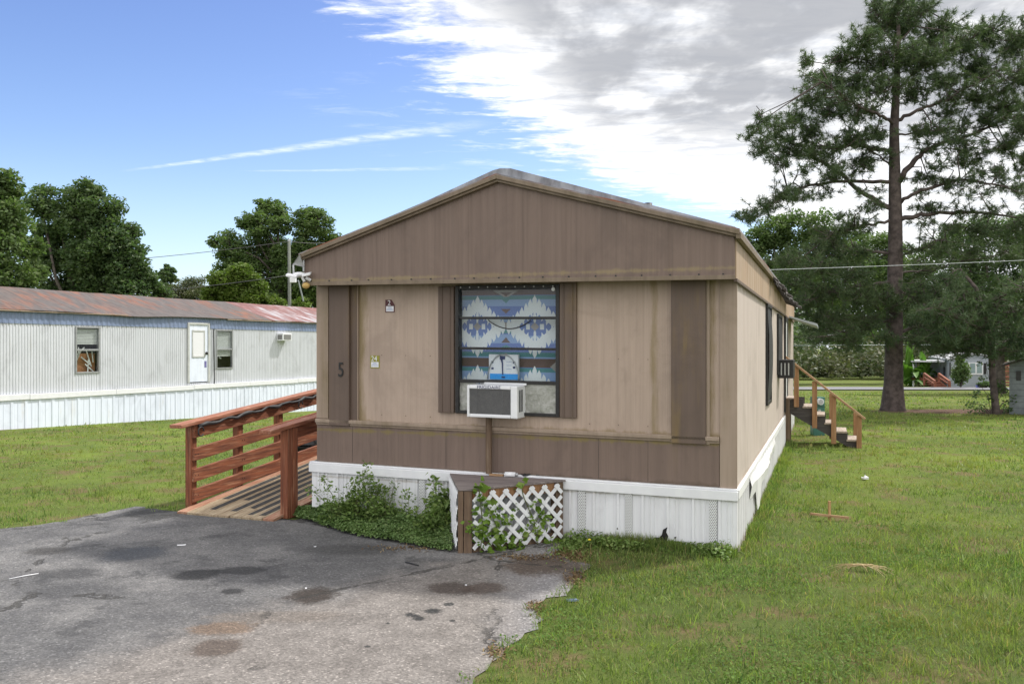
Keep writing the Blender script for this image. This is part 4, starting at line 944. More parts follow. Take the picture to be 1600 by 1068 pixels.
    def window(w, kind):
        y0, y1, z0, z1 = w; mb = MB(Nf); f = .045; zm = (z0 + z1) / 2
        mb.box(-.05, .035, y0, y0 + f, z0, z1); mb.box(-.05, .035, y1 - f, y1, z0, z1); mb.box(-.05, .035, y0 + f, y1 - f, z1 - f, z1); mb.box(-.05, .035, y0 + f, y1 - f, z0, z0 + f); mb.box(-.03, .03, y0 + f, y1 - f, zm - .025, zm + .025)
        o = mb.build('window', M['galv'], t, .004)
        MB(Nf).box(-.006, -.002, y0 + f, y1 - f, z0 + f, z1 - f).build('pane', M['glass'], o)
        mb = MB(Nf); r = np.random.default_rng(kind)
        k = 0; z = z1 - f - .02; zlow = zm + .16 if kind == 1 else z0 + .45
        while z > zlow: mb.box(-.055, -.045, y0 + f, y1 - f, z - .036, z - .004); z -= .04
        for i in range(9 if kind == 1 else 7):
            a = r.uniform(y0 + .1, y1 - .15); zz = r.uniform(z0 + .25, zm + .1); ang = r.uniform(-1.3, 1.3) if kind == 1 else r.uniform(-.25, .5); l = r.uniform(.25, .5)
            p = [(-.09, a, zz), (-.09, min(y1 - f, max(y0 + f, a + l * sin(ang) * 1.2)), min(z1, max(z0 + f, zz - l * cos(ang) * (1 if kind == 1 else .2))))]; mb.beam(p[0], p[1], .006, .035)
        mb.build('broken_blind', M['blind'], o)
        if kind == 1: MB(Nf).box(-.20, -.15, y0 + .13, y1 - .02, z0, zm - .1).build('board_panel', M['cardboard'], o)
    window(w1, 1); window(w2, 2)
    y0, y1, z0, z1 = dr; f = .07
    mb = MB(Nf); mb.box(-.02, .06, y0, y0 + f, z0, z1); mb.box(-.02, .06, y1 - f, y1, z0, z1); mb.box(-.02, .06, y0 + f, y1 - f, z1 - f, z1); D = mb.build('door_frame', M['light_grey'], t, .006)
    MB(Nf).box(-.01, .03, y0 + f, y1 - f, z0 + .03, z1 - f).build('door', M['white_neighbour'], D); h = z1 - z0; wq = y1 - y0
    a, c, e, g = y0 + wq * .24, y1 - wq * .26, z0 + h * .45, z1 - h * .15
    mb = MB(Nf); mb.box(.031, .05, a - .045, a, e - .06, g + .06); mb.box(.031, .05, c, c + .045, e - .06, g + .06); mb.box(.031, .05, a, c, g, g + .06); mb.box(.031, .05, a, c, e - .06, e); mb.build('door_light_frame', M['light_grey'], D, .008)
    MB(Nf).box(.031, .036, a, c, e, g).build('door_light', M['label_white'], D)
    MB(Nf).ball((.07, y1 - f - .09, z0 + h * .49), .05, 8).build('handle', M['black'], D, 0, True)
    MB(Nf).box(.031, .034, y1 - f - .16, y1 - f - .06, z0 + h * .25, z0 + h * .36).build('purple_smear', noisy('purple_paint', (.10, .09, .25), (.2, .19, .4), 14, .6), D)
    for k in range(1): MB(Nf).tube([(.05, y1 + .18, zf1), (.06, y1 + .2, zsk + .4), (.12, y1 + .15, zsk + .2), (.05, y1 + .19, zsk - .1)], .018, 6).build('cable', M['rubber'], t)
    # its own air conditioner
    ya, za = T_(438, 533); yb, zb_ = T_(448, 518); u = thing('window_air_conditioner', Nf((.1, ya, za)), 'small white air conditioner high on the pale grey neighbouring home', 'air conditioner')
    y0 = T_(432, 525)[0]; y1 = y0 + .5; zt = za + .62
    z0, z1 = T_(437, 532, .35)[1], T_(437, 520, .35)[1]
    MB(Nf).box(.016, .30, y0, y1, z0, z1).build('casing', M['plastic'], u, .012); MB(Nf).box(.301, .312, y0 + .05, y1 - .05, z0 + .05, z1 - .05).build('grille', M['coil'], u)
    MB(Nf).box(.06, .26, y0 - .008, y0 - .001, z0 + .05, z1 - .06).build('side_vent', M['coil'], u)
neighbour()

# ------------------------------------------------------------------ pole and wires
def pole():
    Z = 46.; b = at(453.5, 500, Z); X = b[0]; zt = at(0, 376, Z)[2]; zb = float(gz(X, Z)) - .2
    t = thing('utility_pole', (X, Z, zb), 'tall grey wooden utility pole behind the rusty roofed home', 'pole')
    MB().tube([(X, Z, zb), (X - .06, Z, zt)], [.11, .08], 12).build('shaft', M['pole'], t, 0, True)
    MB().tube([(X - .06, Z, zt - .02), (X - .06, Z, zt + .08)], [.085, .07], 10).build('top_cap', M['galv'], t)
    q = at(459.5, 438, Z); MB().box(q[0] - .16, q[0] + .16, Z - .3, Z - .1, q[2] - .13, q[2] + .13).build('meter_cabinet', M['plastic'], t, .02)
    MB().tube([at(458, 414, Z - .1), at(459, 432, Z - .15)], .05, 8).build('riser_pipe', M['galv'], t)
    MB().tube([at(466, 438, Z - .1), at(474, 470, Z + .5)], .04, 6).build('guy_strut', M['wire_pale'], t)
pole()
def wire(name, pts, sag, r, m, lab):
    P = []
    for a, c in zip(pts[:-1], pts[1:]):
        for f in np.linspace(0, 1, 16): p = np.array(a) + (np.array(c) - np.array(a)) * f; p[2] -= sag * 4 * f * (1 - f); P.append(p)
    tag(MB().tube(P, r, 5).build(name, M[m], None, 0, True), lab, 'wire')
wire('power_line', [at(-60, 420, 44), at(452, 377, 46), at(560, 368, 52)], .25, .016, 'wire', 'upper dark overhead wire reaching the top of the utility pole')
wire('power_line', [at(-60, 470, 44), at(452, 430, 46)], .3, .018, 'wire', 'lower dark overhead wire meeting the utility pole halfway up')
wire('power_line', [at(1150, 423, 15), at(1760, 399, 19)], .02, .0045, 'wire_pale', 'thin pale wire crossing in front of the tall pine trunk')
wire('power_line', [at(1180, 540, 60), at(1500, 538, 60), at(1760, 540, 60)], .0, .02, 'wire_pale', 'low pale wire in front of the distant brush thicket')

# ------------------------------------------------------------------ far home, steps, fence, shed
FD = np.array([.36, .933]); FU = np.array([.933, -.36]); FP0 = at(1483, 604, 54.); FP0[2] = 0
def Ff(p): q = FP0[:2] + FU * p[0] + FD * p[1]; return (q[0], q[1], p[2])
def Fq(px, py, y=0.):
    d = np.array([(px - 800) / FPX, 1.]); t = ((FP0[:2] + FD * y) @ FD) / (d @ FD); return (d * t - FP0[:2]) @ FU, HCAM - (py - HY) / FPX * t
M['far_grey'] = noisy('far_blue_grey_siding', (.34, .37, .41), (.28, .31, .35), 1.5, .6)
M['far_white'] = noisy('far_white_paint', (.72, .73, .74), (.62, .63, .65), 3, .5)
M['far_roof'] = noisy('far_pale_roof', (.62, .63, .66), (.52, .53, .56), 1.2, .4)
M['far_red'] = noisy('far_red_wood', (.28, .10, .06), (.18, .07, .045), 3, .8)
M['far_brown'] = noisy('far_brown_wood', (.17, .075, .04), (.11, .05, .03), 3, .8)
M['shed'] = None
def far_home():
    g = float(gz(*Ff((1.5, 0, 0))[:2])) - .1; x1 = Fq(1561, 600)[0]; zc = Fq(1484, 562)[1]; zr = Fq(1523, 554)[1]; zc2 = Fq(1560, 559.5)[1]; L = 13.
    t = thing('mobile_home', Ff((x1 / 2, 0, g)), 'distant pale blue grey mobile home with white roof and red steps', 'mobile home')
    xr = Fq(1523, 554)[0]
    MB(Ff).prism([(0, g), (x1, g), (x1, zc2), (xr, zr), (0, zc)], 0, L).build('wall', M['far_grey'], t)
    MB(Ff).prism([(-.12, zc - .0), (xr, zr + .03), (x1 + .12, zc2), (x1 + .12, zc2 + .07), (xr, zr + .12), (-.12, zc + .07)], -.12, L + .1).build('roof', M['far_roof'], t)
    def win(px0, px1, py0, py1, m, nm='window'):
        a = Fq(px0, py1); c = Fq(px1, py0); mb = MB(Ff); mb.box(a[0], c[0], -.05, -.005, a[1], c[1]); return mb.build(nm, m, t), a, c
    o, a, c = win(1513, 1536, 566, 585, M['far_white'])
    for f0, f1 in ((.12, .46), (.58, .92)): MB(Ff).box(a[0] + (c[0] - a[0]) * f0, a[0] + (c[0] - a[0]) * f1, -.06, -.051, a[1] + .1, c[1] - .05).build('pane', noisy('far_pane', (.16, .22, .24), (.28, .36, .36), 2, .15), o)
    win(1537, 1541, 567, 584, M['black'], 'shutter'); win(1483.5, 1485.5, 566, 587, M['black'], 'shutter')
    win(1492, 1512, 566, 568, M['black'], 'trim_strip')
    # porch on the long side
    MB(Ff).box(-2.1, -.13, 1.2, 5.5, zc - .16, zc - .06).build('porch_roof', M['far_roof'], t); z_ = .0
    MB(Ff).box(-.04, -.01, 2.2, 3.2, g + .75, zc - .5).build('porch_door', M['black'], t)
    for y in (1.3, 5.4): MB(Ff).box(-2.0, -1.9, y, y + .1, g, zc - .161).build('porch_post', M['far_white'], t)
    MB(Ff).box(-1.9, -.02, 5.5, 5.6, g + .1, zc - .17).build('porch_screen', M['far_grey'], t)
    MB(Ff).box(-2.05, -.02, 1.25, 5.45, g + .45, g + .6).build('porch_floor', M['far_red'], t)
far_home()
def far_steps():
    Z = 52.; b = at(1465, 606, Z); t = thing('porch_steps', b, 'small red brown wooden steps leading up to the distant pale home', 'steps'); up = .9
    def A(px, py, dz=0): return at(px, py, Z + dz)
    for (a, c) in (((1444, 583), (1461, 595.5)), ((1467, 583.5), (1483.5, 595.5))):
        MB().beam(A(*a, 1.2), A(*c), .10, .10).build('handrail', M['far_red'], t)
        MB().beam(A(a[0], a[1] + 6, 1.2), A(c[0], c[1] + 5), .05, .08).build('lower_rail', M['far_red'], t)
        MB().beam(A(*c), A(c[0], 606.5), .12, .12, (0, 1, 0)).build('post', M['far_red'], t); MB().beam(A(*a, 1.2), A(a[0], 602, 1.2), .1, .1, (0, 1, 0)).build('post', M['far_red'], t)
    for k in range(4):
        p = A(1461.8, 606.3 - k * 2.6); q = A(1483, 606.3 - k * 2.6); MB().box(p[0], q[0], Z + k * .28, Z + k * .28 + .3, p[2], p[2] + .06).build('tread', M['far_red'], t)
        MB().box(p[0], q[0], Z + k * .28 + .24, Z + k * .28 + .28, p[2] - .16, p[2] - .001).build('riser', M['far_brown'], t)
far_steps()
def far_fence():
    Z = 50.; t = thing('slat_fence', at(1570, 604, Z), 'brown horizontal slat fence beside the distant pale home', 'fence')
    x0 = at(1563, 0, Z)[0]; x1 = at(1640, 0, Z)[0]
    zs_ = [at(0, y, Z)[2] for y in np.linspace(603, 568, 9)]; h = (zs_[1] - zs_[0]) * .72
    for i, z in enumerate(zs_): MB().box(x0, x1, Z, Z + .04, z, z + h).build('slat', M['far_red'] if i % 2 else M['far_brown'], t)
    for f in (0, .33, .66, 1): x = x0 + (x1 - x0 - .1) * f; MB().box(x, x + .1, Z + .045, Z + .14, zs_[0] - .4, zs_[-1] + h).build('post', M['far_brown'], t)
far_fence()
def yard_sign():
    Z = 50.; p = at(1527.5, 603, Z); g = float(gz(p[0], Z)); t = thing('yard_sign', (p[0], Z, g), 'small round blue yard sign on the far lawn by the pale home', 'sign')
    MB().tube([(p[0], Z, p[2]), (p[0], Z + .03, p[2])], .11, 14).build('disc', noisy('sign_blue', (.15, .17, .55), (.3, .32, .7), 9, .4), t); MB().tube([(p[0], Z + .05, g - .1), (p[0], Z + .05, p[2] + .05)], .012, 6).build('stake', M['galv'], t)
yard_sign()
def shed():
    def lap(b):
        x, y, z = b.xyz(b.oc); f = b.math('FRACT', b.math('DIVIDE', z, .16)); n = b.noise(b.oc, 5, 5, .6)
        c = b.mix(b.smooth(n, .3, .7), (.20, .225, .235), (.13, .15, .16)); return b.mix(b.smooth(f, .08, .0), c, (.05, .055, .06)), b.bump(f, .8, .02), None
    m = mat('lap_siding', lap, .8); Z = 23.0; yaw = radians(-31); c, s = cos(yaw), sin(yaw); p0 = at(1577, 640, Z); g = -.15
    t = thing('garden_shed', (p0[0], Z, 0), 'weathered grey blue lap sided shed at the right edge under the pine', 'shed')
    T = lambda p: (p0[0] + p[0] * c - p[1] * s, Z + p[0] * s + p[1] * c, p[2])
    zt = at(0, 569, Z)[2]
    MB(T).prism([(0, g), (3.2, g), (3.2, zt), (1.6, zt + .55), (0, zt)], 0, 3.0).build('wall', m, t)
    for a, e in (((-.18, zt - .07), (1.6, zt + .56)), ((1.6, zt + .56), (3.38, zt - .07))):
        MB(T).prism([a, e, (e[0], e[1] + .06), (a[0], a[1] + .06)], -.15, 3.15).build('roof', M['dark_wood'], t)
    MB(T).box(.16, .27, -.02, -.002, at(0, 594, Z)[2], at(0, 579, Z)[2]).build('vent_slot', M['black'], t); MB(T).box(.40, .50, -.03, -.002, .0, zt).build('door_trim', M['light_grey'], t)
    MB(T).box(.505, 1.35, -.02, -.002, .0, zt - .1).build('door', M['far_grey'], t)
shed()
# ------------------------------------------------------------------ leaves
def unit(v): return v / (np.linalg.norm(v, axis=-1, keepdims=True) + 1e-9)
def leaf_quads(c, size, rng, up=.3, asp=.55):        # folded diamond leaves
    n = len(c); a = unit(rng.normal(size=(n, 3)) * np.array([1, 1, .6])); nrm = unit(rng.normal(size=(n, 3)) + np.array([0, 0, up * 3]))
    b = unit(np.cross(nrm, a)); k = np.cross(a, b); s = (size * rng.uniform(.65, 1.3, n))[:, None]
    v = np.stack([c - a * s * .5, c + b * s * asp * .5 + k * s * .08, c + a * s * .5, c - b * s * asp * .5 + k * s * .08], 1).reshape(-1, 3)
    return v, np.arange(n * 4).reshape(-1, 4)
def lobes3(lobes, Z, rng, spread=.8):                # photo ellipses (px,py,rx[,ry]) to balls in the world
    out = []
    for q in lobes:
        rx = q[2] * Z / FPX; ry = (q[3] if len(q) > 3 else q[2]) * Z / FPX; dz = rng.uniform(-spread, spread) * rx
        out.append((at(q[0], q[1], Z) + np.array([0, dz, 0]), np.array([rx, max(rx, ry) * .95, ry])))
    return out
def broadleaf(name, lab, base_px, Z, r0, lobes, n, size, m, seed, clumps=15, cr=.34, group='trees beyond the homes', cat='tree', spread=.8, up=.3):
    rng = np.random.default_rng(seed); L = lobes3(lobes, Z, rng, spread); bx = at(base_px, 540, Z)[0]; g = float(gz(bx, Z)); base = np.array([bx, Z, g - .1])
    t = thing(name, base, lab, cat, group)
    vol = np.array([np.prod(r) ** (2 / 3) for c, r in L]); share = vol / vol.sum(); cs = []; tips = []
    for (c, r), s in zip(L, share):
        K = int(clumps * 2.2); d = unit(rng.normal(size=(K, 3))); rad = rng.uniform(.45, 1.0, (K, 1)) ** .6; cc = c + d * rad * r * .86; tips.append((c, cc))
        m_ = max(4, int(n * 2.8 * s / K)); w = rng.uniform(.4, 1.5, K)
        for p, ww in zip(cc, w):
            k = max(3, int(m_ * ww)); q = rng.normal(size=(k, 3)); q = unit(q) * rng.uniform(.15, 1., (k, 1)) ** .6
            cs.append(p + q * r.mean() * cr * 1.2 * np.array([1.15, 1.15, .72]) * (.8 + .3 * ww))
    v, f = leaf_quads(np.concatenate(cs), size * .82, rng, up); np_mesh('crown', v, f, m, t)
    top = np.mean([c for c, r in L], 0); mb = MB(); tr = [base + (top - base) * f_ + rng.normal(0, .08, 3) * f_ * 2 * np.array([1, 1, 0]) for f_ in np.linspace(0, 1, 6)]
    mb.tube(tr, [r0 * (1.15 if i == 0 else 1 - .14 * i) for i in range(6)], 8)
    for c, cc in tips:
        j = 2 + int(rng.integers(0, 3)); a = tr[j]; mid = (a + c) / 2 + rng.normal(0, .06, 3) * np.linalg.norm(c - a)
        mb.tube([a, mid, c], [r0 * .28, r0 * .18, r0 * .09], 5)
        for p in cc[::2]: mb.tube([c, (c + p) / 2 + rng.normal(0, .05, 3), p], [r0 * .11, r0 * .07, r0 * .03], 3, False)
    mb.build('trunk', M['bark'], t, 0, True)
    return t
G1 = 'trees beyond the neighbouring home'
broadleaf('broadleaf_tree', 'dark green tree cut by the left edge of the photo behind the grey home', -5, 31, .28,
          [(-25, 300, 42), (12, 290, 26), (-10, 345, 48), (24, 335, 28), (5, 395, 46), (38, 385, 22), (-40, 420, 60), (25, 440, 40), (45, 425, 20), (-90, 380, 70), (10, 480, 45)], 15000, .20, M['leaf_oak'], 11, 16, .34, G1)
broadleaf('oak_tree', 'broad round dark oak with sky gaps behind the rusty roof', 125, 45, .45,
          [(70, 315, 30), (110, 312, 28), (140, 308, 26), (165, 330, 30), (95, 345, 34), (135, 350, 36), (190, 362, 26), (182, 385, 30), (72, 365, 26), (110, 395, 40), (150, 400, 34), (208, 392, 20), (218, 412, 20), (200, 425, 32), (75, 420, 36), (160, 440, 40), (228, 440, 24), (110, 450, 40), (60, 455, 34), (215, 462, 34), (252, 458, 16), (150, 478, 40), (86, 480, 40), (240, 480, 25)], 25000, .24, M['leaf_dark'], 12, 13, .36, G1)
broadleaf('broadleaf_tree', 'tall loose green tree behind the utility pole with thin top', 440, 56, .42,
          [(408, 322, 15), (425, 330, 22), (385, 345, 17), (412, 352, 26), (440, 352, 20), (348, 370, 14), (335, 378, 11), (365, 385, 22), (395, 390, 30), (430, 392, 30), (455, 400, 26), (475, 340, 22), (500, 350, 22), (480, 372, 24), (508, 372, 20), (490, 405, 28), (352, 408, 22), (380, 425, 30), (420, 432, 34), (460, 438, 34), (500, 440, 32), (440, 470, 40), (490, 475, 36), (400, 470, 36), (530, 420, 30)], 25000, .25, M['leaf_oak'], 13, 13, .36, G1)
broadleaf('broadleaf_tree', 'brighter green bushy tree in front of the tall loose tree', 365, 50, .2,
          [(372, 432, 24), (345, 440, 20), (392, 448, 22), (360, 462, 28), (330, 462, 16), (395, 475, 24), (420, 478, 20), (470, 478, 14), (450, 484, 16)], 8000, .24, M['leaf_bright'], 14, 13, .36, G1)
broadleaf('bare_tree', 'thin greyish half bare tree low between the oak and the green trees', 295, 75, .2,
          [(285, 452, 20), (305, 445, 18), (275, 465, 20), (315, 465, 20), (297, 470, 22)], 4200, .20, M['leaf_brush'], 15, 14, .4, G1)
broadleaf('distant_pine', 'small distant pine top showing beside the oak', 262, 100, .25, [(258, 420, 8), (268, 424, 8), (262, 432, 10), (252, 430, 7), (270, 436, 8), (262, 448, 10)], 2200, .32, M['leaf_dark'], 16, 10, .34, G1)
G2 = 'trees behind the tall pine'
broadleaf('broadleaf_tree', 'light green leafy tree rising just beyond the brown home side', 1200, 62, .3,
          [(1185, 372, 22), (1210, 362, 26), (1240, 352, 26), (1270, 352, 26), (1170, 395, 24), (1215, 395, 34), (1260, 390, 36), (1300, 372, 28), (1300, 405, 34), (1190, 430, 36), (1240, 440, 44), (1290, 450, 44), (1200, 480, 40), (1330, 400, 24)], 15000, .28, M['leaf_oak'], 21, 14, .36, G2)
broadleaf('broadleaf_tree', 'mid green tree showing through behind the big pine trunk', 1390, 66, .35,
          [(1345, 385, 30), (1375, 400, 36), (1340, 430, 40), (1400, 430, 44), (1360, 470, 46), (1420, 475, 46), (1310, 480, 40), (1450, 440, 36), (1445, 400, 24), (1470, 480, 40)], 14000, .28, M['leaf_oak'], 22, 14, .36, G2)
broadleaf('holly_tree', 'very dark small leaved tree at the right edge behind the young pine', 1560, 40, .3,
          [(1500, 375, 30), (1540, 365, 34), (1580, 370, 36), (1620, 380, 50), (1505, 420, 34), (1550, 415, 40), (1595, 425, 44), (1530, 465, 40), (1580, 480, 46), (1640, 460, 60), (1500, 480, 36), (1560, 520, 40), (1620, 530, 50)], 22000, .17, M['leaf_dark'], 23, 15, .36, G2)
broadleaf('broadleaf_tree', 'dark green tree behind the distant pale home', 1500, 75, .3, [(1450, 500, 34), (1500, 490, 40), (1550, 500, 40), (1600, 505, 44), (1475, 530, 30), (1530, 530, 34), (1585, 540, 34)], 9000, .3, M['leaf_dark'], 24, 13, .36, G2)
def thicket():
    rng = np.random.default_rng(31); cs = []
    for k in range(150):
        Z = rng.uniform(84, 100); px = rng.uniform(1130, 1720); top = 515 + 18 * sin(px * .021) + rng.uniform(-14, 22); c = at(px, top, Z); g = float(gz(c[0], Z)); h = c[2] - g; n = 210
        q = rng.normal(size=(n, 3)) * np.array([.8, .8, .30 * h]); q[:, 2] = np.abs(q[:, 2]) * np.where(rng.random(n) < .85, 1, .6)
        p = np.array([c[0], Z, g]) + q + np.array([0, 0, .1]) * h; p[:, 2] = np.minimum(p[:, 2], g + h); cs.append(p)
    v, f = leaf_quads(np.concatenate(cs), .42, rng, .2); tag(np_mesh('thicket', v, f, M['leaf_brush']), 'far tangled brush thicket edging the lawn behind the pine', 'brush', None, 'stuff')
thicket()
def back_woods():
    rng = np.random.default_rng(33); cs = []
    for k in range(240):
        Z = rng.uniform(98, 125); px = rng.uniform(1100, 1800) if k % 4 else rng.uniform(-250, 520); c = at(px, 470 + rng.uniform(-25, 30), Z); g = float(gz(c[0], Z)); h = c[2] - g; n = 150
        q = unit(rng.normal(size=(n, 3))) * rng.uniform(.3, 1, (n, 1)) * np.array([2.0, 2.0, h * .5]); cs.append(np.array([c[0], Z, g + h * .5]) + q)
    v, f = leaf_quads(np.concatenate(cs), .7, rng, .2); tag(np_mesh('woods', v, f, M['leaf_dark']), 'distant dark woods behind the thicket and homes', 'woods', None, 'stuff')
back_woods()

# ------------------------------------------------------------------ pines
def needles(tips, dirs, rng, per, ln, wd):
    n = len(tips); d = np.repeat(unit(dirs), per, 0); p = np.repeat(tips, per, 0); N = len(p)
    r = unit(d * .55 + unit(rng.normal(size=(N, 3)))); l = ln * rng.uniform(.7, 1.25, (N, 1)); s = unit(np.cross(r, rng.normal(size=(N, 3)))) * wd
    root = p - d * rng.uniform(0, .12, (N, 1)); tip = root + r * l - np.array([0, 0, .12]) * l
    v = np.stack([root - s * .5, root + s * .5, tip], 1).reshape(-1, 3)
    return v, np.arange(N * 3).reshape(-1, 3)
def pine(t, trunk, limbs, lobes, Z, mat_n, seed, dens, per, ln, wd, spread=1.2, twig_r=.012, limb_tw=4):
    rng = np.random.default_rng(seed); mb = MB(); mb.tube(trunk[0], trunk[1], 12)
    pts = []; tips = []; dirs = []
    for i, (pl, r) in enumerate(limbs):
        P = []; dz = rng.uniform(-2.2, 2.2) if len(pl) > 2 else rng.uniform(-.6, .6)
        for k, (px, py) in enumerate(pl): P.append(at(px, py, Z + dz * k / (len(pl) - 1)))
        Q = []; E_ = [2 * P[0] - P[1]] + P + [2 * P[-1] - P[-2]]
        for j in range(1, len(E_) - 2):
            for f_ in np.linspace(0, 1, 7)[:-1]:
                a, c, d_, e_ = E_[j - 1], E_[j], E_[j + 1], E_[j + 2]
                Q.append(.5 * (2 * c + (d_ - a) * f_ + (2 * a - 5 * c + 4 * d_ - e_) * f_ ** 2 + (3 * c - a - 3 * d_ + e_) * f_ ** 3) + rng.normal(0, .022, 3))
        Q.append(P[-1]); n = len(Q); r *= .78; mb.tube(Q, [r * (1 - .78 * k / (n - 1)) for k in range(n)], 7); pts += Q[3:]
        for k in range(int(n * .38), n):
            for w in range(limb_tw):
                d = unit(rng.normal(size=3) * np.array([1, 1, .5]) + np.array([0, 0, .25])); e = Q[k] + d * rng.uniform(.2, .75); mb.tube([Q[k], (Q[k] + e) / 2 - np.array([0, 0, .03]), e], [.012, .01, .006], 3, False)
                tips += [e, Q[k] + (e - Q[k]) * .6]; dirs += [unit(d + np.array([0, 0, .2])), unit(d + rng.normal(0, .5, 3))]
    pts = np.array(pts + list(trunk[0][3:]))
    for q in lobes:
        px, py, rx, ry = q[:4]; den = (q[4] if len(q) > 4 else 1.) * (.72 if py > 375 else 1.); c0 = at(px, py, Z); Rx, Ry = rx * Z / FPX, ry * Z / FPX; dy = rng.uniform(-1, 1) * spread
        c = c0 + np.array([0, dy, 0]); c[0] *= (1 + dy / Z); c[2] = HCAM + (c[2] - HCAM) * (1 + dy / Z); R = np.array([Rx, (Rx + Ry) * .5 + .25, Ry])
        a = pts[np.argmin(np.linalg.norm(pts - c, axis=1))]; mb.tube([a, (a + c) / 2 + rng.normal(0, .12, 3), c], [.020, .015, .010], 5)
        K = max(3, int(den * dens * Rx * Ry * 3.1416 / 1.0))
        for k in range(K):
            d = unit(rng.normal(size=3)); e = c + d * R * rng.uniform(.3, 1.2); s = c + (e - c) * rng.uniform(.0, .35) + rng.normal(0, .1, 3)
            m_ = (s + e) / 2 - np.array([0, 0, .06]); mb.tube([s, m_, e], [twig_r, twig_r * .8, twig_r * .5], 3, False)
            dd = unit(e - m_ + np.array([0, 0, .12])); tips.append(e); dirs.append(dd)
            for w in range(2): tips.append(m_ + (e - m_) * rng.uniform(.1, .85) + rng.normal(0, .07, 3)); dirs.append(unit(dd + rng.normal(0, .6, 3)))
    mb.build('trunk', M['bark_pine'], t, 0, True)
    v, f = needles(np.array(tips), np.array(dirs), rng, per, ln, wd); np_mesh('crown', v, f, mat_n, t)
